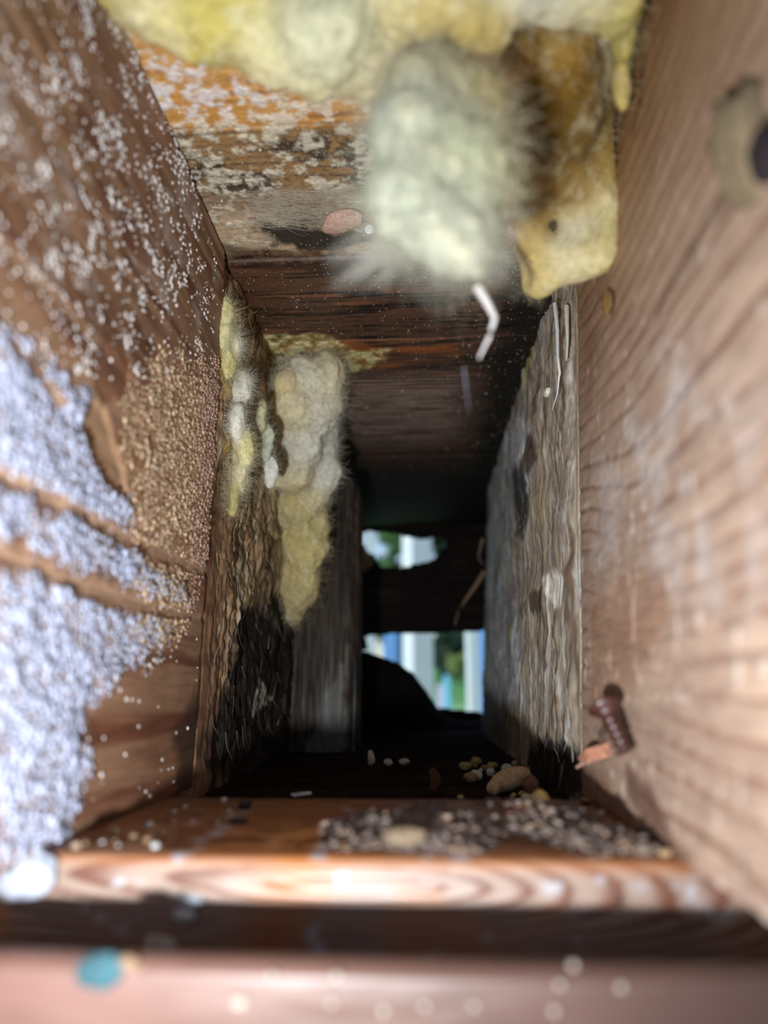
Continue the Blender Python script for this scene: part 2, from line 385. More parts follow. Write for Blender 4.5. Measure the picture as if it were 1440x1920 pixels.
# ------------------------------------------------------------------ right joist, leaning slightly outward
TILT = 0.055
ev = np.array([TILT, 0, 1.0]); PR = Plane((43.5, 0, 0), (0, 1, 0), ev, (-1, 0, TILT))
SEAM_R = 219.0
a = np.arange(70, SEAM_R + .1, 0.75); b = np.arange(0, 240, 0.8); A, B = np.meshgrid(a, b, indexing='ij')
fld = B + 7 * fbm(A / 90, B / 70, 60, 2) - 9 * sst(150, 225, A) + 22 * np.exp(-((B - 62) / 22) ** 2) * sst(220, 120, A) * .6
ph = fld / 6.2 + .4 * fbm(A / 50, B / 12, 61); sw = ph - np.floor(ph)
late = sst(.70, .95, sw) * sst(1.0, .97, sw)
c = np.broadcast_to(lin((176, 148, 130)), A.shape + (3,)).copy()
c = mix(c, (196, 168, 146), sst(0, .6, fbm(A / 25, B / 6, 62)) * .7); c = mix(c, (118, 78, 60), late * .85 * sst(-.5, .1, fbm(A / 60, B / 30, 63)))
c = mix(c, (138, 98, 52), sst(85, 180, B) * .85); c = mix(c, (112, 78, 42), sst(.05, .5, fbm(A / 40, B / 25, 64)) * sst(80, 160, B) * .6)
flm = poly(PR, A, B, [(1110, 900), (1180, 740), (1280, 620), (1400, 800), (1420, 1150), (1250, 1120), (1120, 1010)], 10, 10, 16, 65) * sst(-.25, .4, fbm(A / 9, B / 9, 66, 5, .6))
c = mix(c, (214, 204, 200), flm * .6)
flk = sst(.42, .6, fbm(A / 3.0, B / 4.5, 67, 3)) * sst(210, 30, B); c = mix(c, (226, 216, 206), flk * .55)
c = mix(c, (150, 100, 66), poly(PR, A, B, [(1110, 1130), (1200, 1060), (1260, 1080), (1250, 1180), (1180, 1290), (1110, 1330)], 3, 4, 8, 68) * .45)
c = mix(c, (96, 66, 54), poly(PR, A, B, [(1175, 1440), (1215, 1470), (1250, 1540), (1300, 1610), (1275, 1640), (1225, 1560), (1180, 1490)], 1.2, 2.2, 5, 69) * .75)
c = mix(c, (116, 78, 44), poly(PR, A, B, [(1095, 1420), (1130, 1450), (1200, 1540), (1310, 1640), (1240, 1640), (1090, 1510)], 2, 2, 6, 70) * .5)
c = mix(c, (70, 52, 34), line(PR, A, B, [(1380, 350), (1290, 480), (1235, 590)], 1.3, 1.5, 2, 8, 71) * .5)
c = mix(c, (100, 62, 40), line(PR, A, B, [(1205, 130), (1200, 200), (1190, 240)], 1.6, 1.5, 1, 8, 72) * .6)
H = .6 * fbm(A / 40, B / 40, 73, 3) + .3 * (1 - late) + .12 * fbm(A / 3, B / 2, 74) + .3 * flk - 1.6 * sst(SEAM_R - 2.5, SEAM_R, A)
wall_right = sheet('wall_right', PR, a, b, H, c, np.clip(.55 - .2 * flm, 0, 1), M_wood, 38); wall_right['kind'] = 'structure'

a = np.concatenate([np.arange(SEAM_R + .5, 380, 0.85), np.arange(380, 575, 1.6)]); b = np.arange(-8, 192, 0.8); A, B = np.meshgrid(a, b, indexing='ij')
fv = fbm(A / 5 + .6 * fbm(A / 15, B / 30, 80), B / 50, 81, 5, .6); fv2 = fbm(A / 2.0, B / 30, 82, 4, .6); bl = fbm(A / 22, B / 16, 83, 5, .6)
c = np.broadcast_to(lin((172, 156, 138)), A.shape + (3,)).copy()
c = mix(c, (96, 74, 54), sst(.0, .5, fv) * .85); c = mix(c, (206, 204, 198), sst(.12, .5, fv2) * .75); c = mix(c, (196, 176, 88), sst(.25, .5, bl) * sst(230, 330, A) * .5)
c = mix(c, (222, 228, 236), poly(PR, A, B, [(985, 760), (1010, 900), (960, 1000), (990, 1300), (900, 1390), (880, 960)], 10, 10, 20, 84) * .75 * sst(-.4, .2, fv2))  # silver fibres, with bluish daylight from outside painted onto the far end
c = mix(c, (20, 18, 18), poly(PR, A, B, [(968, 880), (988, 860), (996, 950), (985, 1015), (970, 980)], 4, 4, 8, 85) * .85)
c = mix(c, (52, 34, 24), poly(PR, A, B, [(1000, 830), (1012, 800), (1018, 860), (1006, 900)], 2, 3, 6, 86) * .8)
c = mix(c, (228, 220, 210), poly(PR, A, B, [(1030, 1080), (1060, 1070), (1058, 1145), (1040, 1125)], 1.2, 3, 6, 87) * .85)
c = mix(c, (56, 34, 26), poly(PR, A, B, [(1010, 1115), (1030, 1105), (1030, 1155), (1015, 1150)], 1.5, 2, 4, 88) * .8)
c = mix(c, (190, 182, 110), line(PR, A, B, [(1020, 575), (1000, 680), (985, 740)], 3, 3, 3, 10, 89) * .7)
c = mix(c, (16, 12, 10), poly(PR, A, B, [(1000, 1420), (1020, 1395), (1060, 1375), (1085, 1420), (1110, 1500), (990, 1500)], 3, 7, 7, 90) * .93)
H = 1.6 * fv + 1.0 * fv2 + 2.0 * bl - 1 + 2.5 * sst(240, 300, A)
H = H * sst(SEAM_R, SEAM_R + 8, A) + 2.2 * poly(PR, A, B, [(1000, 830), (1060, 560), (1080, 900), (1080, 1400), (1010, 1400)], 3, 3, 10, 91)
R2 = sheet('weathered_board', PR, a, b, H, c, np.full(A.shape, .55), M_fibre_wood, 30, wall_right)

# loose fibres and slivers on the two weathered boards
def slivers(name, pl, alo, ahi, blo, bhi, n, cols, parent, ln=(6, 26), lift=(0, 3.0), rr=(.06, .22), seed=5):
    r = np.random.default_rng(seed); a_ = r.uniform(alo, ahi, n); b_ = r.uniform(blo, bhi, n); L_ = r.uniform(*ln, n)
    t = np.linspace(0, 1, 5)[None]; h0 = r.uniform(0, 2.2, n)[:, None]; h1 = r.uniform(*lift, n)[:, None]
    aa = a_[:, None] + r.normal(0, 2, n)[:, None] * t ** 2; bb = b_[:, None] - L_[:, None] * t * np.where(r.uniform(size=n) < .6, 1, -1)[:, None]
    bb = np.clip(bb, -6, 184)
    P = pl.xyz(aa, bb, h0 + h1 * t ** 2)
    cc = lin(cols[0])[None] + (lin(cols[1]) - lin(cols[0]))[None] * r.uniform(size=(n, 1))
    o = link(name, tubes(name, P, r.uniform(*rr, n), cc), M_crumb, parent); o['kind'] = 'stuff'; return o
slivers('wood_fibres', PR, 225, 560, 5, 180, 700, ((130, 114, 96), (214, 210, 204)), wall_right, ln=(4, 15), rr=(.05, .16), seed=5)
slivers('wood_fibres', PL, 232, 380, 60, 175, 260, ((96, 78, 50), (196, 186, 140)), wall_left, ln=(3, 11), rr=(.05, .14), seed=6)
slivers('dark_wood_fibres', PL, 232, 380, 10, 90, 120, ((40, 30, 24), (130, 120, 104)), wall_left, ln=(3, 11), seed=7)

# ------------------------------------------------------------------ ceiling planks
PC = Plane((0, 0, ZC), (0, 1, 0), (1, 0, 0), (0, 0, -1))
o = boxes('ceiling', [(-115, 105, 100, 720, 206, 245)], M_dark); o['kind'] = 'structure'; ceiling = o
def yd(v, u=600): return PC.ab(u, v)[0]
cuts = [112.0, yd(-40), yd(233), yd(485), yd(640), yd(860), 712.0]
def plank_cols(A, B):
    n1 = fbm(A / 5, B / 30, 101, 5, .6); n2 = fbm(A / 3.2, B / 3.6, 102, 5, .65); n3 = fbm(A / 1.3, B / 24, 103, 4, .6); n4 = fbm(A / 12, B / 18, 104, 4, .6)
    y = A
    Y = lambda v: yd(v)
    c = np.broadcast_to(lin((188, 134, 66)), A.shape + (3,)).copy()
    c = mix(c, (120, 72, 34), sst(0, .5, n3) * .8); c = mix(c, (206, 160, 92), sst(.1, .5, -n1) * .5)
    m_mould = sst(Y(90), Y(150), y) * sst(Y(360), Y(300), y)
    c = mix(c, (206, 194, 174), sst(-.06, .16, n2 + .3 * n4) * .85 * sst(Y(480), Y(420), y))
    n5 = vn(A / .9, B / 1.1, 112) * .5 + vn(A / .45, B / .6, 113) * .5; n2 = n2 + .16 * n5; n4 = n4 + .12 * n5
    c = mix(c, (208, 200, 202), sst(-.15, .3, n2) * sst(Y(225), Y(180), y) * sst(-30, -52, B) * .8)
    m2 = sst(Y(225), Y(250), y) * sst(Y(420), Y(360), y)
    c = mix(c, (112, 94, 72), m2 * .7 * sst(30, -30, B)); c = mix(c, (34, 29, 27), m2 * sst(-.08, .14, n4 + .5 * n2) * .85); c = mix(c, (200, 190, 168), m2 * sst(-.02, .16, n2) * .85); c = mix(c, (62, 48, 40), m2 * sst(.15, .3, n3 + n5 * .4) * .6)
    m3 = sst(Y(345), Y(380), y) * sst(Y(505), Y(450), y + 10 * n2)
    c = mix(c, (178, 160, 136), m3 * .8); c = mix(c, (120, 90, 68), m3 * sst(-.1, .25, n4) * .8); c = mix(c, (206, 194, 172), m3 * sst(.0, .25, n2) * .6)
    dk = sst(Y(462), Y(492), y + 12 * n2); c = mix(c, (92, 62, 46), dk)
    c = mix(c, (30, 22, 19), dk * sst(-.1, .4, n3 + .4 * n1)); c = mix(c, (150, 94, 62), dk * sst(.1, .5, n1 * .7 - n3 * .5) * .6)
    c = mix(c, (18, 15, 14), poly(PC, A, B, [(490, 428), (560, 412), (610, 425), (690, 450), (640, 475), (520, 462)], 3, 7, 6, 105) * .93)
    c = mix(c, (48, 30, 24), poly(PC, A, B, [(420, 462), (520, 470), (700, 480), (700, 520), (440, 500)], 2, 3, 8, 106) * .7)
    o1 = poly(PC, A, B, [(490, 635), (560, 632), (720, 650), (860, 650), (860, 668), (720, 690), (560, 690), (510, 690)], 2.5, 3, 10, 107)
    c = mix(c, (170, 92, 44), o1 * sst(-.3, .4, n1) * .85)
    yl = poly(PC, A, B, [(495, 630), (600, 628), (660, 655), (730, 655), (690, 690), (560, 720), (520, 700)], 2, 4, 9, 108)
    c = mix(c, (206, 190, 110), yl * sst(-.6, .4, n2) * .75); c = mix(c, (232, 226, 180), yl * sst(-.05, .3, n2) * .6)
    gr = sst(Y(690), Y(730), y) * sst(Y(860), Y(800), y)
    st_ = sst(-.1, .3, np.sin(A * 1.55 + 3 * fbm(A / 9, B / 60, 109))) * sst(-.3, .3, n1 + .3)
    c = mix(c, (92, 68, 58), gr * .75); c = mix(c, (196, 166, 150), gr * st_ * .8 * sst(34, 5, B)); c = mix(c, (130, 72, 42), gr * sst(Y(745), Y(700), y) * sst(0, .4, n3) * .5)
    c = mix(c, (26, 22, 22), sst(Y(830), Y(900), y) * .9)  # rear planks painted near black, the lamp's falloff with depth put into colour
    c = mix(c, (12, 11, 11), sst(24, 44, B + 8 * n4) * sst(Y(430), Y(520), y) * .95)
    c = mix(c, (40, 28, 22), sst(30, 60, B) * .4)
    H = .18 * n3 + .15 * n1 + gr * .3 * st_ + .35 * sst(.05, .4, n2) * sst(Y(470), Y(430), y) + .8 * yl * sst(-.2, .4, n2)
    gl = np.clip(.75 - .4 * dk + .7 * sst(Y(760), Y(850), y), 0, 1)
    return c, H, gl
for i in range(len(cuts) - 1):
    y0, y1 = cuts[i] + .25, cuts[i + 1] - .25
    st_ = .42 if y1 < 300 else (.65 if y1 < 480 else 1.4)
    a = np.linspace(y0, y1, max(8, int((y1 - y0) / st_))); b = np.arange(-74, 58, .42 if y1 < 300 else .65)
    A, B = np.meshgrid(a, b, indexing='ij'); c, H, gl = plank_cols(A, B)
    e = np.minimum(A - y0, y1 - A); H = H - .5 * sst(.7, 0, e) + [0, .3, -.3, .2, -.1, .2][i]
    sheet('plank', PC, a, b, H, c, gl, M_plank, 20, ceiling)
# specks and crumbs stuck on the ceiling
r = np.random.default_rng(12); n = 2600
pa = yd(120) + (yd(900) - yd(120)) * r.uniform(size=n) ** 1.3; pb = r.uniform(-70, 55, n)
col = lin((220, 208, 190)) * r.uniform(.5, 1.1, (n, 1))
o = link('mould_specks', scatter_mesh('ceiling_specks', PC.xyz(pa, pb, np.full(n, .3)), r.uniform(.07, .24, n) * np.where(r.uniform(size=n) < .05, 2, 1), col, ICO1), M_gran, ceiling); o['kind'] = 'stuff'

# ------------------------------------------------------------------ floor
PF = Plane((0, 0, 0), (0, 1, 0), (1, 0, 0), (0, 0, 1))
PS = Plane((0, 136, 0), (1, 0, 0), (0, 0, -1), (0, -1, 0))
YE = 207.0
a = np.arange(138, YE + .1, .65); b = np.arange(-112, 96, .85); A, B = np.meshgrid(a, b, indexing='ij')
n1 = fbm(A / 2.5, B / 60, 120, 5, .6); n2 = fbm(A / 6, B / 6, 121, 5, .6)
c = np.broadcast_to(lin((150, 92, 46)), A.shape + (3,)).copy(); c = mix(c, (96, 54, 28), sst(0, .5, n1) * .8); c = mix(c, (176, 112, 56), sst(.1, .5, -n1) * .5)
c = mix(c, (70, 50, 38), sst(.05, .4, n2) * sst(10, 35, B) * .8); c = mix(c, (60, 44, 34), sst(YE - 14, YE, A + 8 * n2) * .7)
c = mix(c, (120, 96, 76), sst(-35, -66, B + 14 * n2) * .5)
H = .3 * n1 + .3 * n2 - 1.2 * sst(YE - 2.5, YE, A) - .6 * sst(139.2, 138, A)
floor = sheet('floor', PF, a, b, H, c, np.clip(.45 + .5 * n2, 0, 1), M_plank, 7, None); floor['kind'] = 'structure'
# front face of the sole plate, with its cathedral grain
a = np.arange(-200, 240, .8); b = np.arange(0, 36, .4); A, B = np.meshgrid(a, b, indexing='ij')
X = np.where(A < 0, A * .45, A); d = np.hypot((X + 5 + 3 * fbm(A / 30, B / 8, 130)) / 7.5, (B - 4.5 - .02 * A + .8 * fbm(A / 40, B / 9, 131)) / 1.35)
sw = d * .95 + .3 * fbm(A / 25, B / 5, 132); sw = sw - np.floor(sw); late = sst(.35, .8, sw) * sst(1, .9, sw)
c = np.broadcast_to(lin((138, 118, 106)), A.shape + (3,)).copy(); c = mix(c, (112, 88, 78), sst(20, 70, A) * .6); c = mix(c, (94, 56, 42), late * .9)
c = mix(c, (150, 94, 46), sst(.1, .5, fbm(A / 16, B / 10, 133)) * .5 * sst(60, 0, A)); c = mix(c, (146, 88, 38), np.exp(-((A + 22 + .4 * B) / 7) ** 2) * .75)
c = mix(c, (160, 98, 46), sst(3, 0, B) * .6); c = mix(c, (160, 160, 168), sst(.35, .55, fbm(A / 5, B / 4, 134)) * .7)
c = mix(c, (92, 58, 40), sst(2, 12, B) * sst(20, 90, A) * .6 * (.5 + .5 * late)); c = mix(c, (90, 50, 30), line(PS, A, B, [(1230, 1650), (1255, 1690), (1280, 1730)], .9, .6) * .6)
H = -1.8 * (1 - np.sqrt(np.clip(1 - (np.clip(2 - B, 0, 2) / 2) ** 2, 0, 1))) + .15 * late + .2 * fbm(A / 30, B / 8, 135)
o = sheet('trim_1', PS, a, b, H, c, np.clip(.6 - .2 * late, 0, 1), M_sill, 60); o['kind'] = 'structure'; sole = o
# rear floor, lower, dark
PF2 = Plane((0, 0, -4), (0, 1, 0), (1, 0, 0), (0, 0, 1))
a = np.arange(YE - 8, 720, 2.2); b = np.arange(-90, 75, 1.4); A, B = np.meshgrid(a, b, indexing='ij')
n1 = fbm(A / 3, B / 50, 140, 4, .6); n2 = fbm(A / 8, B / 8, 141, 4)
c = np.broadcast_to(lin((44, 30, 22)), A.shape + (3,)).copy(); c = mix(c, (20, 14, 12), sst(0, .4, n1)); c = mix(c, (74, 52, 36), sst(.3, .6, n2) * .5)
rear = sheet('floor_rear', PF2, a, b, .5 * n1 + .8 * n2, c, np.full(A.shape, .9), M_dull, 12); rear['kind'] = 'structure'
# board below the opening, nearest the lens
zt = Plane((0, 106, 0), (1, 0, 0), (0, 0, 1), (0, -1, 0)).ab(700, 1812)[1]
PN = Plane((0, 106, zt), (1, 0, 0), (0, 0, -1), (0, -1, 0))
a = np.arange(-200, 240, .9); b = np.arange(0, 60, .6); A, B = np.meshgrid(a, b, indexing='ij')
c = np.broadcast_to(lin((104, 76, 68)), A.shape + (3,)).copy(); c = mix(c, (84, 60, 50), sst(-.1, .5, fbm(A / 26, B / 7, 150)) * .7)
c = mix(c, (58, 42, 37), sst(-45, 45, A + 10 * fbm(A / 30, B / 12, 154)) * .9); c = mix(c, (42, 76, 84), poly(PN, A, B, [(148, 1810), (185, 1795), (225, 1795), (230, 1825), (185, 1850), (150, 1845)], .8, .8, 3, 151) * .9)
c = mix(c, (220, 190, 150), poly(PN, A, B, [(228, 1800), (255, 1795), (255, 1815), (235, 1825)], .6, .4, 3, 152) * .6)
H = -1.5 * sst(1.8, 0, B) ** 2 + .25 * fbm(A / 20, B / 6, 153)
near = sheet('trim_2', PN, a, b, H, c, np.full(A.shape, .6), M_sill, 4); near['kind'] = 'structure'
boxes('plank', [(-200, 240, 86, 106, -300, zt - 58)], M_room, near)

# ------------------------------------------------------------------ rotten end board with its two holes
YB = 690.0
PE = Plane((0, YB, 0), (1, 0, 0), (0, 0, 1), (0, -1, 0))
a = np.arange(-112, 105, 1.5); b = np.arange(-30, 235, 1.5); A, B = np.meshgrid(a, b, indexing='ij')
hole = [[(668, 996), (684, 989), (720, 991), (752, 998), (790, 1005), (812, 1002), (836, 1010), (838, 1020), (826, 1028), (815, 1045), (800, 1052), (772, 1056), (756, 1062), (712, 1060), (700, 1036), (688, 1030)],
        [(686, 1193), (700, 1190), (760, 1188), (880, 1183), (920, 1181), (922, 1330), (905, 1337), (870, 1330), (838, 1327), (655, 1350), (655, 1225), (690, 1215)]]
D = np.full(A.shape, 1e9)
for hpx in hole: D = np.minimum(D, sdf(A, B, PE.pts(hpx)))
D = D + 1.6 * fbm(A / 5, B / 5, 160, 4, .6)
n1 = fbm(A / 40, B / 3, 161, 4)
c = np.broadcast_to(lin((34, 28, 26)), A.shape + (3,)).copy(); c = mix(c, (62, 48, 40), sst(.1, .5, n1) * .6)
Hh = .8 * n1 - 1.5 * sst(3, 0, D)
keep = D > 0
idx = -np.ones(A.shape, int); idx[...] = np.arange(A.size).reshape(A.shape)
kq = keep[:-1, :-1] & keep[1:, :-1] & keep[1:, 1:] & keep[:-1, 1:]
q = np.stack([idx[:-1, :-1], idx[:-1, 1:], idx[1:, 1:], idx[1:, :-1]], -1)[kq][:, ::-1]
nA = A.size
V = np.concatenate([PE.xyz(A, B, Hh).reshape(-1, 3), PE.xyz(A, B, np.full(A.shape, -22.)).reshape(-1, 3)])
ed = {}
for f in q.tolist():
    for i in range(4):
        e = (f[i], f[(i + 1) % 4]); ed[e] = 1
bd = [e for e in ed if (e[1], e[0]) not in ed]
sd = np.array([[e[1], e[0], e[0] + nA, e[1] + nA] for e in bd])
Fq = np.concatenate([q, q[:, ::-1] + nA, sd])
used = np.unique(Fq); rm = np.zeros(len(V), int); rm[used] = np.arange(len(used))
cc = np.concatenate([c.reshape(-1, 3)] * 2); cc = np.concatenate([cc, np.full((len(cc), 1), .9)], 1)
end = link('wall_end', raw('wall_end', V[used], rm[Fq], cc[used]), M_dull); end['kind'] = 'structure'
# house wall around the end board, outside face
o = boxes('wall_outer', [(-1500, -90, 712, 740, -300, 900), (75, 1500, 712, 740, -300, 900), (-90, 75, 712, 740, 215, 900), (-90, 75, 712, 740, -300, -12)], M_room); o['kind'] = 'structure'

# ------------------------------------------------------------------ insulation
def fbm3(P, s, o=4, g=.5):
    P = P @ np.array([[.64, -.48, .6], [.6, .8, 0], [-.48, .36, .8]]); x, y, z = P[:, 0], P[:, 1], P[:, 2]
    return (fbm(x + .37 * z, y - .21 * z, s, o, g) + fbm(y + .31 * x, z + .17 * x, s + 5, o, g) + fbm(z - .23 * y, x + .41 * y, s + 9, o, g)) / 1.7

def clump(name, balls, voxel, amp, label, nf, fl, seed, tint=(232, 224, 190), fr=.045, droop=0.0, group=None, smooth=10, white=.45):
    """soft mass grown from ellipsoids (u, v, depth, ru, rv, rd in mm, colour); fibres stand off its skin"""
    bm = bmesh.new(); cs = []; rs = []; kc = []
    for (u, v, dp, ru, rv, rd, colr) in balls:
        p = at(u, v, dp); m4 = Matrix.Translation(p * MM) @ Matrix.Diagonal((ru * MM, rd * MM, rv * MM, 1))
        bmesh.ops.create_icosphere(bm, subdivisions=4, radius=1, matrix=m4); cs.append(p); rs.append((ru, rd, rv)); kc.append(lin(colr))
    me = bpy.data.meshes.new(name); bm.to_mesh(me); bm.free()
    o = link(name, me, None)
    md = o.modifiers.new('r', 'REMESH'); md.mode = 'VOXEL'; md.voxel_size = voxel * MM; md.use_smooth_shade = True
    sm = o.modifiers.new('s', 'SMOOTH'); sm.iterations = smooth; sm.factor = .65
    dg = bpy.context.evaluated_depsgraph_get(); m2 = bpy.data.meshes.new_from_object(o.evaluated_get(dg))
    o.modifiers.clear(); o.data = m2; m2.materials.append(M_ins)
    n = len(m2.vertices); V = np.empty(n * 3, np.float32); m2.vertices.foreach_get('co', V); V = V.reshape(-1, 3) / MM
    Nn = np.empty(n * 3, np.float32); m2.vertices.foreach_get('normal', Nn); Nn = Nn.reshape(-1, 3)
    n1 = fbm3(V / 9, seed, 4, .55); n2 = fbm3(V / 2.6, seed + 40, 4, .6); rd_ = 1 - np.abs(fbm3(V * [1, 1, .5] / 7, seed + 80, 3)) * 2
    n3 = fbm3(V * [1, 1, .35] / 1.6, seed + 120, 4, .6)
    V2 = V + Nn * (amp * (1.0 * n1 + .35 * n2 + .4 * rd_ + .3 * n3))[:, None]
    m2.vertices.foreach_set('co', (V2 * MM).astype(np.float32).ravel()); m2.update()
    W = np.stack([1 / (((V - p) / np.array(r)) ** 2).sum(1) ** 2.0 for p, r in zip(cs, rs)], 1); W /= W.sum(1, keepdims=True)
    col = W @ np.array(kc)
    col = col * (1 + .22 * n1[:, None]); wh = sst(.0, .5, n2 + .3 * n1)[:, None]; col = col * (1 - white * wh) + lin(tint) * white * wh
    setcol(m2, np.clip(col, 0, 1))
    m2.polygons.foreach_set('use_smooth', np.ones(len(m2.polygons), bool))
    r = np.random.default_rng(seed); pk = r.integers(0, n, nf); L_ = r.uniform(*fl, nf)
    d0 = Nn[pk] * r.uniform(.1, .9, (nf, 1)) + r.normal(0, .6, (nf, 3)); d0[:, 2] -= droop; d0 /= np.linalg.norm(d0, axis=1, keepdims=True)
    d1 = r.normal(0, .8, (nf, 3)); d1[:, 2] -= droop
    t = np.linspace(0, 1, 5)[None, :, None]
    cu = r.normal(0, .16, (nf, 1, 3)) * np.sin(t * r.uniform(3, 9, (nf, 1, 1)) + r.uniform(0, 6, (nf, 1, 1)))
    P = V2[pk][:, None] - Nn[pk][:, None] * .3 + L_[:, None, None] * (d0[:, None] * t + d1[:, None] * t ** 2 * .5 + cu * t)
    fo = link('fibres', tubes('fibres', P, r.uniform(.6, 1.3, nf) * fr, np.clip(col[pk] * .7 + lin((240, 236, 220)) * .3, 0, 1)), M_fib, o); fo['kind'] = 'stuff'
    return tag(o, label, 'insulation', group)

CR = (222, 210, 164); WH = (226, 226, 210); YE_ = (196, 180, 88); AM = (126, 94, 34); BR = (104, 80, 36); GR = (206, 208, 180)
clump('insulation_batt', [
    (235, -60, 112, 9, 8, 8, YE_), (290, 0, 114, 8, 8, 8, CR), (390, 45, 118, 10, 7, 8, YE_), (470, -40, 114, 14, 9, 9, YE_), (520, 85, 122, 9, 7.5, 8, CR), (590, 130, 126, 8, 6, 8, CR),
    (610, 50, 118, 11, 10, 9, GR), (690, 30, 122, 10, 10, 8, AM), (690, 130, 128, 9, 7, 8, CR), (780, -20, 116, 16, 7, 9, CR), (850, 60, 120, 12, 9, 9, (204, 178, 100)), (960, -10, 116, 12, 5, 8, WH), (1080, -20, 118, 12, 6, 8, CR), (1160, 0, 122, 5, 8, 7, YE_),
    (440, -90, 115, 26, 8, 8, YE_), (640, -80, 118, 30, 8, 8, YE_), (950, -90, 118, 30, 8, 8, YE_)],
    1.3, 2.2, 'wide yellow insulation mass along the top of the opening, under the near ceiling planks', 3000, (2, 7), 200, droop=.1, smooth=40)
clump('insulation_tuft', [
    (800, 165, 113, 9, 8, 5.5, (196, 184, 140)), (780, 250, 111, 9.5, 10, 5.5, (198, 200, 180)), (850, 320, 111, 9, 12, 5.5, (200, 202, 164)), (770, 360, 110, 8.5, 11, 4.5, (198, 200, 180)), (830, 420, 110, 9, 9, 4.5, (176, 178, 160)), (875, 455, 112, 7, 7, 3.5, (160, 160, 146)), (845, 490, 112, 6, 4, 2.5, (150, 150, 138)), (910, 300, 115, 6, 15, 4.5, (212, 190, 128)), (895, 200, 115, 7, 9, 4.5, (206, 180, 112))],
    1.2, 2.0, 'pale fuzzy insulation tuft hanging in the middle, furthest down of the top pieces', 6000, (2, 7), 300, droop=.3, smooth=40)
clump('insulation_drape', [
    (1170, 60, 132, 3, 9, 5, (196, 180, 96)), (1164, 150, 142, 2.4, 10, 4, (190, 168, 96)), (1020, 130, 146, 14, 12, 4, AM), (1030, 240, 158, 13, 13, 4, BR), (950, 110, 138, 8, 8, 4, (206, 166, 76)), (1040, 70, 142, 11, 8, 4, (170, 130, 60)), (1000, 190, 150, 12, 11, 3.5, AM), (1080, 180, 152, 9, 13, 3.5, BR), (980, 300, 160, 9, 13, 3.5, (186, 150, 74)), (1060, 310, 164, 11, 11, 4, (150, 118, 58)), (990, 390, 170, 6, 9, 4, (190, 156, 84)), (1085, 370, 170, 8, 10, 4, (190, 166, 96)),
    (1128, 110, 150, 3.5, 9, 4, CR), (1132, 210, 158, 3, 10, 4, (190, 156, 76)), (1135, 300, 165, 3.2, 10, 4, (196, 164, 84)), (1134, 380, 169, 4, 9, 5, CR), (1138, 450, 170, 3, 9, 5, (214, 198, 130)),
    (998, 460, 176, 5, 9, 5, (206, 172, 92)), (1085, 430, 173, 6, 8, 5, WH), (1060, 490, 176, 8, 7, 6, CR), (1112, 478, 172, 5, 6, 5, (210, 192, 136)), (1008, 530, 178, 5.5, 5.5, 5, (214, 194, 126))],
    1.2, 1.1, 'folded yellow insulation draped down the right joist, amber in its hollow', 2500, (1.5, 5), 400, smooth=45, white=.3)
clump('insulation_corner', [
    (572, 718, 306, 14, 11, 11, (246, 244, 232)), (608, 705, 306, 9, 11, 10, (244, 228, 176)), (550, 765, 308, 12, 12, 12, (244, 228, 176)), (590, 765, 311, 11, 13, 11, (246, 244, 232)), (560, 830, 318, 12, 14, 11, (246, 244, 232)), (540, 725, 300, 5, 6, 8, (226, 200, 130)), (545, 880, 322, 10, 10, 9, (244, 228, 176))],
    .95, 2.4, 'round cream insulation lump in the corner of left wall and ceiling', 6500, (2, 8), 500, fr=.045, smooth=14)
clump('insulation_lobe', [(610, 825, 332, 7, 10, 7, (246, 244, 232)), (605, 885, 334, 8, 12, 7, (246, 244, 232)), (580, 935, 336, 9, 9, 7, (244, 228, 176))],
    .95, 1.9, 'white insulation lobe just below the corner lump, its right edge against darkness', 3000, (2, 6), 600, fr=.045, smooth=12)
clump('insulation_strand', [(556, 945, 338, 11, 14, 8, (226, 208, 150)), (572, 1015, 344, 11, 16, 8, (224, 204, 136)), (560, 1085, 350, 9, 16, 8, (214, 196, 142)), (552, 1135, 354, 5, 10, 6, (160, 140, 92)), (592, 985, 344, 6, 14, 6, (216, 204, 150))],
    .95, 2.3, 'tan yellow insulation strip hanging lowest on the left wall before the split stud', 5000, (2, 6), 700, fr=.045, smooth=12)
clump('insulation_shred', [(424, 590, 231, 1.5, 6, 3, (232, 224, 166)), (424, 630, 232, 2, 6, 3, (232, 224, 166)), (430, 680, 234, 3.2, 7, 3, (232, 222, 150)), (452, 725, 240, 3.4, 6, 3, (246, 244, 232)), (440, 650, 235, 3, 6, 2.5, (246, 244, 232))],
    .5, 2.0, 'upper thin yellow shred on the left joist seam with white fluff', 5000, (1.5, 5), 800, fr=.03, smooth=6)
clump('insulation_shred', [(445, 795, 237, 2.4, 7, 3, (246, 244, 232)), (455, 845, 240, 3.2, 8, 3, (234, 224, 160)), (450, 890, 240, 2.4, 7, 3, (240, 230, 196)), (438, 930, 238, 1.6, 7, 2, (190, 176, 110))],
    .5, 2.0, 'lower thin cream shred on the left joist seam under the white fluff', 4000, (1.5, 5), 810, fr=.03, smooth=6)
clump('insulation_shred', [(492, 780, 262, 1.6, 7, 2.5, (222, 216, 176)), (500, 830, 266, 2.4, 8, 2.5, (214, 222, 200)), (508, 885, 270, 2.2, 7, 2.5, (246, 244, 232))],
    .6, 1.7, 'small pale shred between the seam and the corner lump, on dark boards', 1200, (1.5, 4), 820, fr=.03, smooth=8)
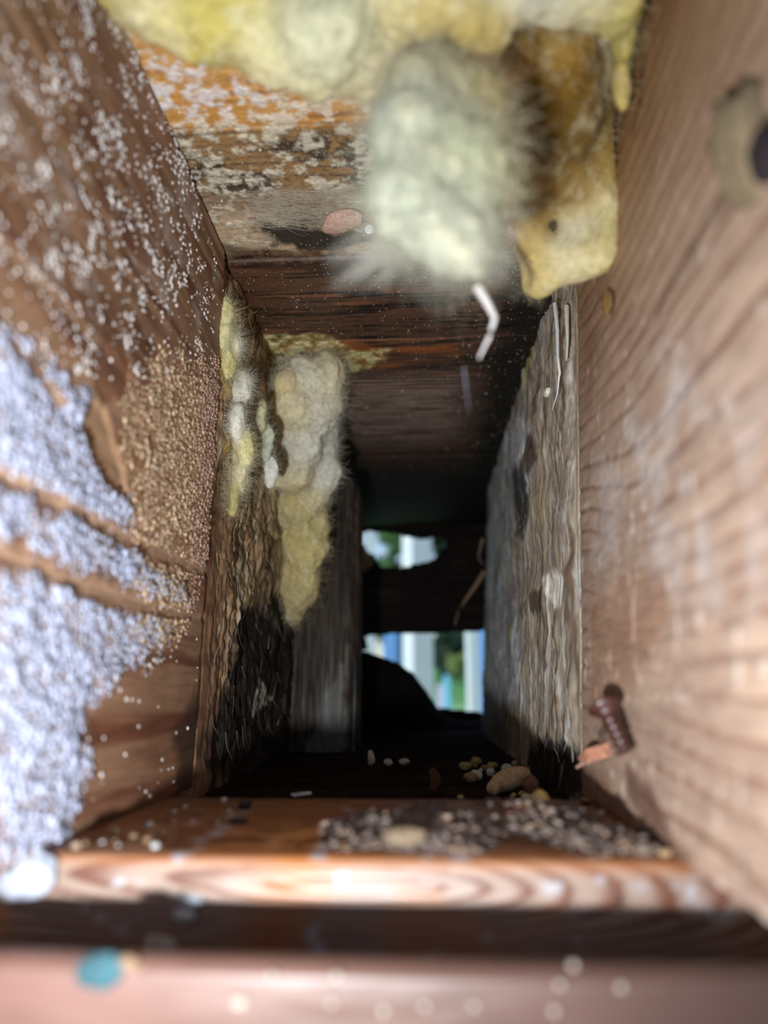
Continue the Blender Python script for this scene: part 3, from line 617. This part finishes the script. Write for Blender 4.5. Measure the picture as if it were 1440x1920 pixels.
# thin webs of fibre stretched over the ceiling mould
r = np.random.default_rng(33); n = 700
w0 = np.array([PC.ab(*p) for p in [(370, 360)]])[0]; pa = yd(350) + (yd(420) - yd(350)) * r.uniform(size=n); pb = -58 + 44 * r.uniform(size=n) ** 1.1
t = np.linspace(0, 1, 6)[None]
P = PC.xyz(pa[:, None] + r.normal(0, 3, (n, 1)) * t + r.normal(0, 1.5, (n, 1)) * t ** 2, pb[:, None] + r.uniform(4, 16, (n, 1)) * t, .6 + r.uniform(0, 1.2, (n, 1)) * np.sin(t * np.pi))
o = link('fibre_web', tubes('fibre_web', P, r.uniform(.03, .07, n), np.repeat(lin((206, 194, 172))[None], n, 0)), M_fib)
tag(o, 'grey cobweb of loose fibres stretched on the mouldy ceiling by the left wall', 'fibres', None, 'stuff')

# ------------------------------------------------------------------ single things
def lump(name, p, r3, col, label, cat, group=None, seed=1, rough=.25, rot=(0, 0, 0), base=ICO3, mat_=None, parent=None):
    V, F = base; rr = np.random.default_rng(seed); V = V.copy()
    V = V * (1 + rough * fbm3(V * 1.3 + seed * 3.1, seed, 4, .6))[:, None]
    col = lin(col)[None] * (1 + .35 * fbm3(V * 3 + seed, seed + 3)[:, None])
    me = raw(name, V * np.array(r3), F, np.clip(col, 0, 1))
    o = link(name, me, mat_ or M_crumb, parent); o.location = [q * MM for q in p]; o.rotation_euler = rot
    return tag(o, label, cat, group)

def on(pl, u, v, h=0.0):
    q_ = Plane(pl.o + pl.n * h, pl.eu, pl.ev, pl.n); a_, b_ = q_.ab(u, v); return q_.xyz(np.array(a_), np.array(b_), np.array(0.0))

# deck screw driven askew through the right joist
p0 = at(1132, 1324, 167); p1 = at(1163, 1388, 163)
ax = Vector(p1 - p0); Ls = ax.length; sc = empty('deck_screw', p0); sc.rotation_euler = ax.to_track_quat('Z', 'Y').to_euler()
tag(sc, 'rusty brown deck screw sticking out of the lower right joist', 'screw')
def lathe(name, prof, seg, m, parent, smooth=True):
    an = np.arange(seg) * 2 * np.pi / seg; V = np.array([[r_ * np.cos(t), r_ * np.sin(t), z] for r_, z in prof for t in an])
    k_ = len(prof); idx = np.arange(k_ * seg).reshape(k_, seg); nx = np.roll(idx, -1, 1)
    F = np.stack([idx[:-1], nx[:-1], nx[1:], idx[1:]], -1).reshape(-1, 4)
    return link(name, raw(name, V, F, None, smooth), m, parent)
lathe('head', [(0, .6), (1.0, .55), (1.15, -.15), (3.4, -.35), (3.75, 0), (3.7, .45), (2.9, 1.1), (2.1, 2.0), (1.75, 3.0), (0, 3.0)], 28, M_rust, sc)
prof = []; z = 2.8
while z < Ls + 3: prof += [(1.3, z), (1.35, z + .6), (2.25, z + .95), (1.35, z + 1.3)]; z += 1.7
lathe('thread', [(0, 2.8)] + prof + [(0, z)], 20, M_rust, sc)

def chip(name, pts, th, col, label, cat, parent=None, group=None, seed=0):
    """flat splinter: outline (k,3) in mm given thickness along its mean normal"""
    P = np.array(pts, float); n_ = np.cross(P[1] - P[0], P[2] - P[0]); n_ /= np.linalg.norm(n_) + 1e-9
    k_ = len(P); cen = P.mean(0); V = np.concatenate([P - n_ * th / 2, P + n_ * th / 2, [cen - n_ * th * .9, cen + n_ * th * .9]])
    F3 = [[i, (i + 1) % k_, 2 * k_] for i in range(k_)] + [[k_ + (i + 1) % k_, k_ + i, 2 * k_ + 1] for i in range(k_)]
    F4 = [[(i + 1) % k_, i, k_ + i, k_ + (i + 1) % k_] for i in range(k_)]
    cc_ = lin(col)[None] * np.random.default_rng(seed).uniform(.8, 1.15, (len(V), 1))
    o = link(name, raw(name, V - cen, [np.array(F4), np.array(F3)], cc_, False), M_crumb, parent); o.location = cen * MM
    return tag(o, label, cat, group) if label else o
chip('wood_splinter', [on(PR, 1084, 1422, 5), on(PR, 1098, 1408, 5), on(PR, 1142, 1396, 1), on(PR, 1150, 1412, -.5), on(PR, 1100, 1428, 4.5)], .9, (186, 128, 104), 'wider orange splinter torn from the right joist below the screw', 'splinter', seed=1)
chip('wood_splinter', [on(PR, 1080, 1440, 5), on(PR, 1098, 1424, 4.5), on(PR, 1128, 1408, .5), on(PR, 1112, 1424, 3.5)], .6, (196, 156, 134), 'thin pale splinter just under the wider one, pointing into the cavity', 'splinter', seed=2)
lump('wood_fluff', on(PR, 1135, 1392, .6), (1.0, 4.5, 3.5), (120, 98, 84), 'grey torn wood fluff around the foot of the screw', 'wood fibre', seed=8, rough=.8)

# pieces on the rear floor
pe = at(955, 1449, 247); lump('rotted_pellet', (pe[0], pe[1], 0.4), (7.4, 3.8, 3.6), (196, 164, 122), 'tan rounded pellet lying at the foot of the right wall, biggest loose piece', 'pellet', seed=11, rough=.18, rot=(0, -.28, .25))
lump('rotted_pellet', (at(925, 1466, 238)[0], 238, -1.3), (2.2, 2.2, 2.2), (190, 160, 120), 'small tan ball touching the left end of the biggest pellet', 'pellet', seed=12, rough=.12)
pe = at(995, 1452, 236); lump('bark_chip', (pe[0], pe[1], 0), (2.6, 2, 3), (120, 82, 58), 'reddish bark chip against the right end of the biggest pellet', 'bark', seed=13, rough=.4)
for i, (u, v, s, cl) in enumerate([(986, 1469, 1.1, 0), (1004, 1466, 1.4, 0)]):
    lump('pale_grain', (at(u, v, 225)[0], 225, -2.2), (s * 1.5, s, s), (214, 190, 160), ['left small pale grain below the bark chip', 'right small pale grain below the bark chip'][i], 'grain', seed=14 + i)
pe = at(817, 1452, 250); chip('leaf_fragment', [(pe[0] - 2.2, pe[1], -3.4), (pe[0] - .4, pe[1] + .6, -3.6), (pe[0] + 1.6, pe[1] + 1.2, -1.5), (pe[0] + 1.2, pe[1] + 1, 1.6), (pe[0] - .6, pe[1] + .2, 3.6), (pe[0] - 2.4, pe[1] - .6, 2.6), (pe[0] - 1.6, pe[1] - .2, .2)], .5, (82, 50, 30), 'curled brown leaf bit standing on the dark rear floor', 'leaf', seed=3)
for i, (u, v, sx, sz, lb) in enumerate([(696, 1400, 1.6, 3.4, 'upright pale crumb, leftmost of three on the far dark floor'), (728, 1412, 1.8, 1.4, 'dim crumb, middle of three on the far dark floor'), (758, 1412, 2.6, 1.6, 'low pale crumb, rightmost of three on the far dark floor')]):
    lump('wood_crumb', (at(u, v, 330)[0], 330, -3.6 + sz * .8), (sx, sx, sz), (206, 192, 170), lb, 'crumb', seed=20 + i, rough=.5)
rr = np.random.default_rng(44)
for i in range(26):                          # crumbs heaped left of and behind the pellet
    u = rr.uniform(868, 990); dp = rr.uniform(252, 330); s = rr.uniform(.9, 2.4); x = at(u, 1440, dp)[0]
    x = min(x, 42)
    lump('wood_crumb', (x, dp, -3.4 + s * .7), (s * rr.uniform(.8, 1.5), s, s * .85), [(190, 170, 130), (150, 118, 84), (206, 198, 186), (170, 150, 90)][i % 4],
         ['tan', 'brown', 'whitish', 'olive'][i % 4] + ' crumb in the scatter behind the biggest pellet', 'crumb', ['tan', 'brown', 'whitish', 'olive'][i % 4] + ' crumbs behind the biggest pellet', seed=50 + i, rough=.4, base=ICO2)
for i in range(10):
    u = rr.uniform(840, 985); dp = rr.uniform(212, 240); s = rr.uniform(.5, 1.1)
    lump('wood_crumb', (at(u, 1470, dp)[0], dp, -3.5 + s * .7), (s * 1.4, s, s), (176, 150, 96), 'tiny tan crumb along the back of the front floor board step', 'crumb', 'crumbs behind the floor step', seed=90 + i, base=ICO2)

# grey debris heap on the front floor board
ga = np.arange(139, 206, .55); gb = np.arange(-22, 52, .55); A, B = np.meshgrid(ga, gb, indexing='ij')
foot = sdf(A, B, PF.pts([(575, 1560), (640, 1592), (760, 1600), (900, 1606), (935, 1592), (985, 1575), (1040, 1592), (1100, 1604), (1260, 1612), (1180, 1565), (1080, 1515), (900, 1514), (760, 1524), (650, 1535)])) + 4 * fbm(A / 8, B / 8, 170)
Hd = sst(1.5, -14, foot) * 2.8 * (1 + .5 * fbm(A / 6, B / 6, 171)) + sst(1, -4, foot) * (1.3 * fbm(A / 2.2, B / 2.2, 172, 4, .65) + .8) - .3
n2 = fbm(A / 3.5, B / 3.5, 173, 4, .6); c = np.broadcast_to(lin((98, 82, 74)), A.shape + (3,)).copy()
c = mix(c, (52, 42, 40), sst(0, .4, n2)); c = mix(c, (150, 132, 116), sst(.15, .5, -n2) * .8); c = mix(c, (140, 102, 66), sst(.2, .5, fbm(A / 9, B / 9, 174)) * .6)
ok = (foot < 1.2); kq = ok[:-1, :-1] & ok[1:, :-1] & ok[1:, 1:] & ok[:-1, 1:]
idx = np.arange(A.size).reshape(A.shape)
q = np.stack([idx[:-1, :-1], idx[:-1, 1:], idx[1:, 1:], idx[1:, :-1]], -1)[kq][:, ::-1]
if np.cross(PF.eu, PF.ev) @ PF.n < 0: q = q[:, ::-1]
used = np.unique(q); rm = np.zeros(A.size, int); rm[used] = np.arange(len(used))
o = link('debris_heap', raw('debris_heap', PF.xyz(A, B, Hd).reshape(-1, 3)[used], rm[q], c.reshape(-1, 3)[used]), M_crumb)
tag(o, 'heap of grey wood crumbs and dust on the front floor board', 'debris', None, 'stuff')
sel = rr.choice(used, 900); Pd = PF.xyz(A, B, Hd).reshape(-1, 3)[sel]; rad = rr.uniform(.25, .75, 900)
cd = lin((118, 104, 98))[None] * rr.uniform(.45, 1.25, (900, 1)) * np.array([1, 1, 1]) + (rr.uniform(size=(900, 1)) < .2) * lin((150, 110, 60))[None] * .3
o2 = link('loose_grit', scatter_mesh('loose_grit', Pd + [0, 0, .2], np.stack([rad * 1.3, rad, rad * .8], 1), np.clip(cd, 0, 1), ICO1, jit=.25), M_crumb, o); o2['kind'] = 'stuff'
lump('insulation_crumb', on(PF, 1013, 1506, 1.6), (2.2, 1.6, 3.0), (226, 206, 130), 'cream yellow crumb standing at the back of the grey debris heap', 'crumb', seed=31, rough=.3)
lump('insulation_crumb', on(PF, 760, 1566, 2.6), (4.2, 3, 1.6), (118, 102, 82), 'large pale crumb in the middle of the grey debris heap', 'crumb', seed=32, rough=.4)
lump('bark_chip', on(PF, 1010, 1528, 2.0), (9, 5, 1.6), (120, 62, 40), 'flat red brown bark piece at the back right of the debris heap', 'bark', seed=33, rough=.3)
lump('wood_crumb', on(PF, 460, 1511, .8), (1.7, 1.4, 1.5), (34, 26, 24), 'black crumb on the front floor board near the rear step', 'crumb', seed=34, rough=.4)
lump('wood_crumb', on(PF, 447, 1540, .5), (2.0, 1.3, .9), (44, 30, 24), 'flat dark crumb on the front floor board nearer the lens', 'crumb', seed=35, rough=.4)
chip('wood_splinter', [on(PF, 545, 1489, .6), on(PF, 580, 1485, .6), on(PF, 584, 1487, 1.0), on(PF, 550, 1492, .6)], .4, (196, 192, 200), 'tiny pale sliver lying along the rear edge of the floor board', 'splinter', seed=4)
for i in range(46):                          # grains spilled along the foot of the left joist
    u = rr.uniform(130, 470); v = 1590 - (u - 130) * .36 + rr.uniform(0, 1) ** 1.6 * 60; v = min(v, 1592); s = rr.uniform(.3, .8)
    p = on(PF, u, v, s * .7)
    if p[1] < 140 or p[1] > 204: continue
    lump('mould_grain', p, (s * 1.2, s, s * .9), [(176, 172, 172), (150, 130, 108), (120, 96, 74)][i % 3], ['whitish grain fallen on the floor board along the left joist', 'tan grain fallen on the floor board along the left joist', 'brown grain fallen on the floor board along the left joist'][i % 3], 'grain', ['whitish grains at the left joist foot', 'tan grains at the left joist foot', 'brown grains at the left joist foot'][i % 3], seed=120 + i, base=ICO2)
for i in range(40):
    u = rr.uniform(1090, 1290); v = 1500 + (u - 1090) * .62 + rr.uniform(-6, 30); v = min(v, 1606); s = rr.uniform(.5, 1.5); p = on(PF, u, v, s * .6)
    if p[0] > 42 or p[1] > 204 or p[1] < 140: continue
    lump('wood_crumb', p, (s * 1.3, s, s * .8), [(150, 124, 92), (96, 74, 56), (196, 180, 150), (60, 46, 40)][i % 4], ['tan', 'brown', 'cream', 'dark'][i % 4] + ' crumb lying on the floor board along the right joist', 'crumb', ['tan', 'brown', 'cream', 'dark'][i % 4] + ' crumbs along the foot of the right joist', seed=180 + i, base=ICO2, rough=.4)
lump('mould_tuft', on(PS, 62, 1640, 1.0), (5.2, 2.0, 4.4), (160, 165, 178), 'white fluffy mould tuft on the left end of the sill face', 'mould', seed=41, rough=.6)
lump('mould_tuft', on(PS, 35, 1655, .6), (4.0, 1.4, 3.0), (150, 152, 164), 'low pale mould patch beside the white tuft at the far left of the sill', 'mould', seed=42, rough=.6)
for i, (u, v, r_, cl, lb) in enumerate([(355, 1690, 2.6, (140, 144, 150), 'grey white fleck on the sill face, upper of the two left of centre'), (345, 1715, 1.9, (180, 180, 178), 'small grey fleck just under the upper one on the sill face'), (300, 1772, 3.2, (168, 164, 152), 'long dull fleck low on the sill face above the near board')]):
    lump('paint_fleck', on(PS, u, v, .3), (r_, .5, r_ * .55), cl, lb, 'fleck', seed=44 + i, rough=.4, base=ICO2)
lump('paint_flake', on(PN, 190, 1822, .5), (3.3, .6, 2.2), (40, 72, 80), 'teal paint flake on the near board at lower left', 'paint flake', seed=47, rough=.35)
lump('paint_flake', on(PN, 240, 1806, .6), (1.3, .6, 1.0), (112, 90, 70), 'peach paint flake touching the right end of the teal one', 'paint flake', seed=48, rough=.35)
for i, (u, v) in enumerate([(510, 1830), (450, 1880), (632, 1830), (622, 1880), (720, 1895), (797, 1885), (890, 1886), (1075, 1810), (1050, 1846), (1165, 1850), (1040, 1895)]):
    lump('sawdust_grain', on(PN, u, v, .4), (.55, .5, .55) if i != 1 else (1.2, .5, .8), (140, 130, 120), ('pale sawdust grain stuck on the near board at the bottom' if i != 1 else 'larger pale grain low on the near board left of centre'), 'grain', 'sawdust grains on the near board' if i != 1 else None, seed=60 + i, base=ICO2)

# things on walls and ceiling
lump('knot_rim', on(PR, 1400, 255, 1), (3, 4.5, 8), (120, 104, 80), None, None, seed=70, rough=.9, parent=wall_right)
lump('knot_hole', on(PR, 1436, 292, 2.6), (2, 3, 4), (30, 20, 24), None, None, seed=71, rough=.3, parent=wall_right)
lump('resin_drip', on(PR, 1140, 568, 2), (1.6, 2.2, 3.4), (112, 84, 44), 'brown resin drip on the right joist under the yellow drape', 'resin drip', seed=72, rough=.5)
lump('paint_flake', on(PR, 1026, 737, 2.4), (1.4, 3.4, 1.8), (236, 232, 216), 'cream white lump on the right wall, below the drape', 'flake', seed=73, rough=.3)
Pth = np.array([on(PR, u, v, h) for u, v, h in [(1040, 570, 2.5), (1045, 620, 2.6), (1046, 670, 3), (1050, 700, 3), (1044, 740, 3.2), (1036, 768, 2.8)]])
o = link('paint_strip', tubes('paint_strip', Pth[None], np.array([.9]), lin((232, 232, 230))[None], sides=6), M_gran); tag(o, 'long white peeling strip running down the right wall above the cream lump', 'paint strip')
Pth = np.array([on(PR, u, v, h) for u, v, h in [(1062, 575, 1.6), (1063, 610, 2.0), (1064, 640, 2), (1062, 676, 2.2)]])
o = link('paint_strip', tubes('paint_strip', Pth[None], np.array([1.0]), lin((206, 202, 180))[None], sides=6), M_gran); tag(o, 'shorter beige peeling strip right of the long white one', 'paint strip')
Pth = np.array([on(PR, u, v, h) for u, v, h in [(1140, 62, 3.5), (1146, 110, 3.2), (1148, 160, 3), (1146, 215, 2.5)]])
o = link('dark_twig', tubes('dark_twig', Pth[None], np.array([.75]), lin((62, 40, 20))[None], sides=6), M_crumb); tag(o, 'thin dark twig between the yellow drape and the right joist', 'twig')
p = on(PC, 640, 415, 2.0); lump('wood_chip', p, (8.5, 5.0, 1.8), (186, 152, 134), 'pinkish wood chip stuck to the ceiling beside the black stain', 'wood chip', seed=76, rough=.3, rot=(0, 0, -.5))
lump('bead_of_mould', on(PC, 692, 430, 1.6), (1.7, 1.3, 1.5), (230, 230, 240), 'small white bead on the ceiling right of the wood chip', 'mould', seed=77)
Pth = np.array([at(895, 538, 128), at(912, 565, 128.5), at(928, 596, 129), at(918, 630, 130), at(898, 672, 131)])
tt = np.linspace(0, 4, 13); Pf = np.stack([np.interp(tt, range(5), Pth[:, i]) for i in range(3)], 1)
o = link('fibre_strip', tubes('fibre_strip', Pf[None], np.array([.95]), lin((226, 222, 220))[None], sides=6), M_fib); tag(o, 'bent white fibre strip dangling from the tip of the hanging tuft', 'fibre strip')
Pth = np.array([at(870, 690, 133), at(874, 730, 134), at(880, 770, 135)]); o = link('fibre_strip', tubes('fibre_strip', Pth[None], np.array([.22]), lin((110, 110, 125))[None], sides=5), M_fib); tag(o, 'faint thin strand hanging below the bent white strip', 'fibre strip')
n = 260; r = np.random.default_rng(91)      # smoke-like wisp leaving the tuft to the lower left
s0 = np.array([at(u, v, 123) for u, v in zip(r.uniform(740, 800, n), r.uniform(400, 470, n))]); e0 = np.array([at(u, v, 120) for u, v in zip(r.uniform(600, 760, n), r.uniform(470, 560, n))])
t = np.linspace(0, 1, 6)[None, :, None]; md_ = r.normal(0, 1.2, (n, 1, 3))
o = link('fibre_wisp', tubes('fibre_wisp', s0[:, None] * (1 - t) + e0[:, None] * t + md_ * np.sin(t * np.pi), r.uniform(.03, .06, n), np.repeat(lin((220, 218, 206))[None], n, 0)), M_fib)
tag(o, 'grey wisp of fine fibres trailing to the lower left of the hanging tuft', 'fibres', None, 'stuff')

# far end: hump of rotten wood, hanging fragment, root
hp = [at(u, v, 640) for u, v in [(650, 1215), (690, 1222), (740, 1240), (775, 1262), (803, 1300), (822, 1330), (850, 1350), (905, 1352), (925, 1350)]]
hx = np.array([p[0] for p in hp]); hz = np.array([p[2] for p in hp])
gx = np.arange(-72, 62, 1.0); gy = np.linspace(0, 1, 36); A, B = np.meshgrid(gx, gy, indexing='ij')
top = np.interp(A, hx, hz) + .8 * fbm(A / 4, B * 9, 180); sec = np.sin(B * np.pi) ** .6
Z = -10 + (top + 10) * sec + 1.2 * fbm(A / 6, B * 7, 181) * sec; Yy = 600 + 84 * B + 3 * fbm(A / 7, B * 5, 182)
slit = sst(1.2, .2, np.abs(A - at(664, 1250, 640)[0]) - 2.2); Z = Z - slit * np.clip(Z - at(660, 1296, 640)[2], 0, 99)
idx = np.arange(A.size).reshape(A.shape); q = np.stack([idx[:-1, :-1], idx[1:, :-1], idx[1:, 1:], idx[:-1, 1:]], -1).reshape(-1, 4)
cc = lin((30, 24, 22))[None] * (1 + .5 * fbm(A / 5, B * 9, 183).reshape(-1, 1))
o = link('rotten_wood_hump', raw('rotten_wood_hump', np.stack([A, Yy, Z], -1).reshape(-1, 3), q, cc), M_dull); tag(o, 'dark hump of rotten wood lying before the lower hole', 'rotten wood')
p = at(676, 1042, 640); chip('wood_fragment', [(p[0] - 8, 640, p[2] + 18), (p[0] + 2, 638, p[2] + 10), (p[0] + 11, 640, p[2] - 8), (p[0] + 4, 642, p[2] - 14), (p[0] - 9, 640, p[2] - 6)], 4, (190, 158, 120), 'tan wood fragment at the left edge of the upper hole', 'wood fragment', seed=5)
Pth = np.array([at(u, v, 560) for u, v in [(908, 1072), (892, 1098), (872, 1126), (858, 1150), (853, 1172)]]); o = link('root', tubes('root', Pth[None], np.array([2.0]), lin((150, 124, 100))[None], sides=7), M_crumb); tag(o, 'thin curved root hanging from the right wall before the dark end board', 'root')
Pth = np.array([at(u, v, 545) for u, v in [(905, 1010), (900, 1030), (897, 1045), (906, 1060)]]); o = link('root', tubes('root', Pth[None], np.array([1.0]), lin((160, 140, 120))[None], sides=5), M_crumb); tag(o, 'short rootlet on the right wall above the curved root', 'root')

# ------------------------------------------------------------------ outside: porch, lawn, trees
M_white = mat('white_paint', col=(226, 232, 236), rough=0.5, var=0.05, vscale=30)
M_blue = mat('blue_paint', col=(120, 168, 226), rough=0.5, var=0.06, vscale=30)
M_grass = mat('grass', rough=1.0, wet=.9, var=.35, vscale=2.0)
M_leaf = mat('leaves', rough=.7, var=.3, vscale=3, transl=.3)
M_bark = mat('bark', col=(84, 70, 56), rough=.9, var=.3, vscale=20)
GZ = -650.0
gx = np.linspace(-40000, 40000, 80); gy = np.concatenate([np.linspace(760, 30000, 40), np.linspace(31000, 110000, 60)])
A, B = np.meshgrid(gx, gy, indexing='ij'); Z = GZ + sst(28000, 70000, B) * 2500 + 120 * fbm(A / 9000, B / 9000, 190)
c = np.broadcast_to(lin((140, 176, 120)), A.shape + (3,)).copy(); c = mix(c, (84, 140, 74), sst(24000, 34000, B))
idx = np.arange(A.size).reshape(A.shape); q = np.stack([idx[:-1, :-1], idx[1:, :-1], idx[1:, 1:], idx[:-1, 1:]], -1).reshape(-1, 4)
o = link('ground', raw('ground', np.stack([A, B, Z], -1).reshape(-1, 3), q, c.reshape(-1, 3)), M_grass); o['kind'] = 'structure'

def post(u0, u1, depth, label, ang, m=M_white, zt_=1900):
    x0, x1 = at(u0, 1200, depth)[0], at(u1, 1200, depth)[0]; wpx = x1 - x0; s = wpx / (abs(math.cos(ang)) + abs(math.sin(ang)))
    e = empty('porch_post', ((x0 + x1) / 2, depth, GZ)); e.rotation_euler = (0, 0, ang); tag(e, label, 'post')
    def bx(nm, hw, z0, z1):
        q_ = boxes(nm, [(-hw, hw, -hw, hw, z0, z1)], m, e, bevel=min(6, hw * .1)); return q_
    bx('shaft', s / 2, 60, zt_ - 120); bx('base', s / 2 * 1.35, 0, 60); bx('capital', s / 2 * 1.35, zt_ - 120, zt_)
    return e
post(754, 813, 2600, 'thick white porch post seen through both holes, lit on its left', math.radians(28))
post(664, 704, 2900, 'white porch post at the far left of both holes', math.radians(20))
post(872, 897, 2700, 'slim white porch post at the right of the lower hole', math.radians(20))
def panel(u0, u1, v0, depth, label, n):
    x0, x1 = at(u0, 1200, depth)[0], at(u1, 1200, depth)[0]; zt_ = at(700, v0, depth)[2]
    e = empty('board_screen', ((x0 + x1) / 2, depth, GZ)); tag(e, label, 'screen'); wd = (x1 - x0) / n
    for i in range(n):
        xx = -(x1 - x0) / 2 + i * wd
        boxes('board', [(xx + 1.5, xx + wd - 1.5, -12, 12, 0, zt_ - GZ)], M_blue, e, bevel=2)
    boxes('rail', [(-(x1 - x0) / 2, (x1 - x0) / 2, -20, 20, zt_ - GZ, zt_ - GZ + 40)], M_blue, e, bevel=2)
panel(718, 756, 1110, 3100, 'pale blue board panel between the two left porch posts', 3)
panel(896, 950, 1080, 3000, 'pale blue board panel behind the slim right post', 3)
def stake(u0, u1, v0, depth, m, label):
    x0, x1 = at(u0, 1290, depth)[0], at(u1, 1290, depth)[0]; zt_ = at(800, v0, depth)[2] - GZ; w_ = (x1 - x0) / 2
    V = [(-w_, -15, 0), (w_, -15, 0), (w_, -15, zt_ - w_ * 1.4), (0, -15, zt_), (-w_, -15, zt_ - w_ * 1.4)]; V = np.array(V + [(x, 15, z) for x, y, z in V])
    F4 = [[i, (i + 1) % 5, 5 + (i + 1) % 5, 5 + i][::-1] for i in range(5)]; F5 = [[0, 1, 2, 3, 4], [9, 8, 7, 6, 5]]
    o = link('picket', raw('picket', V, [np.array(F4), np.array(F5)], None, False), m); o.location = ((x0 + x1) / 2 * MM, depth * MM, GZ * MM); tag(o, label, 'picket')
M_lav = mat('lavender_paint', col=(206, 196, 226), rough=.6, var=.05, vscale=20); M_cyan = mat('cyan_paint', col=(120, 196, 226), rough=.6, var=.05, vscale=20)
stake(819, 832, 1280, 5200, M_lav, 'pinkish picket standing in the grass, left of the pair'); stake(831, 844, 1262, 5600, M_cyan, 'pale cyan picket in the grass, right of the pair')

def tree(x, y, zg, h, rad, seed, label, cat='tree', trunk=True, hue=(58, 96, 50), nl=1500):
    r = np.random.default_rng(seed); e = empty('tree' if cat == 'tree' else 'shrub', (x, y, zg)); tag(e, label, cat)
    nb = 14 if h < 9000 else 30; cs = r.normal(size=(nb, 3)); cs /= np.linalg.norm(cs, axis=1, keepdims=True); cs = cs * r.uniform(.3, 1, (nb, 1)) * [rad * .58, rad * .58, h * .40] + [0, 0, h * .52]
    pk = r.integers(0, nb, nl); d = r.normal(size=(nl, 3)); d /= np.linalg.norm(d, axis=1, keepdims=True)
    P = cs[pk] + d * (rad * .42 * r.uniform(.6, 1, (nl, 1))); s = rad * .10 * r.uniform(.6, 1.3, (nl, 1))
    a1 = np.cross(d, r.normal(size=(nl, 3))); a1 /= np.linalg.norm(a1, axis=1, keepdims=True); a2 = np.cross(d + r.normal(0, .5, (nl, 3)), a1)
    V = np.stack([P - a1 * s, P - a2 * s * .5, P + a1 * s, P + a2 * s * .5], 1).reshape(-1, 3); V[:, 2] = np.maximum(V[:, 2], 5)
    cc = np.repeat(lin(hue)[None] * r.uniform(.5, 1.6, (nl, 1)) * np.where(r.uniform(size=(nl, 1)) < .15, [[1.6, 1.4, .9]], [[1, 1, 1]]), 4, 0)
    o = link('foliage', raw('foliage', V, np.arange(nl * 4).reshape(-1, 4), np.clip(cc, 0, 1), False), M_leaf, e); o['kind'] = 'stuff'
    inner = raw('inner', np.concatenate([ICO2[0] * [rad * .36, rad * .36, rad * .36] + c_ for c_ in cs]), np.concatenate([ICO2[1] + i * len(ICO2[0]) for i in range(nb)]), np.repeat(lin(hue)[None] * .5, nb * len(ICO2[0]), 0))
    link('inner_foliage', inner, M_leaf, e)
    if trunk: lathe('trunk', [(rad * .09, 0), (rad * .06, h * .3), (rad * .04, h * .65)], 10, M_bark, e)
def gz(y): return GZ + float(sst(28000, 70000, np.array(float(y)))) * 2500
for i, (u, dp, h, rd_, hu, lb) in enumerate([(640, 46000, 6500, 1500, (60, 104, 60), 'green tree beyond the far left porch post'), (733, 46000, 13500, 1500, (96, 140, 84), 'light green tree seen through the upper hole left of the thick post'), (835, 48000, 14500, 1500, (40, 76, 56), 'dark green tree right of the thick post, behind the lawn'),
        (925, 47000, 9500, 1500, (44, 84, 66), 'dark bluish tree behind the slim right post')]):
    tree(at(u, 1200, dp)[0], dp, gz(dp), h, rd_, 300 + i, lb, hue=hu, nl=2600)
tree(at(858, 1260, 44000)[0], 44000, gz(44000), 1900, 1000, 330, 'yellow green shrub at the far edge of the lawn', 'shrub', False, (150, 170, 96), 500)
tree(at(838, 1260, 46000)[0], 46000, gz(46000), 1900, 800, 331, 'dark shrub left of the yellow green one at the lawn edge', 'shrub', False, (40, 56, 46), 500)

r = np.random.default_rng(400); nb = 60; hx0, hx1 = at(540, 1200, 64000)[0], at(1060, 1200, 64000)[0]
e = empty('hedge', ((hx0 + hx1) / 2, 64000, gz(64000))); tag(e, 'long dark green hedge of tall trees closing the view behind the lawn', 'hedge')
cs = np.stack([r.uniform(hx0, hx1, nb) - (hx0 + hx1) / 2, r.uniform(-1500, 1500, nb), r.uniform(500, 12500, nb) * r.uniform(.6, 1, nb)], 1); rb = 1900.0
nl = 6000; pk = r.integers(0, nb, nl); d = r.normal(size=(nl, 3)); d /= np.linalg.norm(d, axis=1, keepdims=True); P = cs[pk] + d * rb * r.uniform(.8, 1.15, (nl, 1)); sz = 230 * r.uniform(.6, 1.3, (nl, 1))
a1 = np.cross(d, r.normal(size=(nl, 3))); a1 /= np.linalg.norm(a1, axis=1, keepdims=True); a2 = np.cross(d + r.normal(0, .5, (nl, 3)), a1)
V = np.stack([P - a1 * sz, P - a2 * sz * .5, P + a1 * sz, P + a2 * sz * .5], 1).reshape(-1, 3)
o = link('foliage', raw('foliage', V, np.arange(nl * 4).reshape(-1, 4), np.repeat(lin((44, 80, 56))[None] * r.uniform(.5, 1.7, (nl, 1)), 4, 0), False), M_leaf, e); o['kind'] = 'stuff'
link('inner_foliage', raw('inner', np.concatenate([ICO2[0] * rb * .85 + c_ for c_ in cs]), np.concatenate([ICO2[1] + i * len(ICO2[0]) for i in range(nb)]), np.repeat(lin((28, 50, 38))[None], nb * len(ICO2[0]), 0)), M_leaf, e)
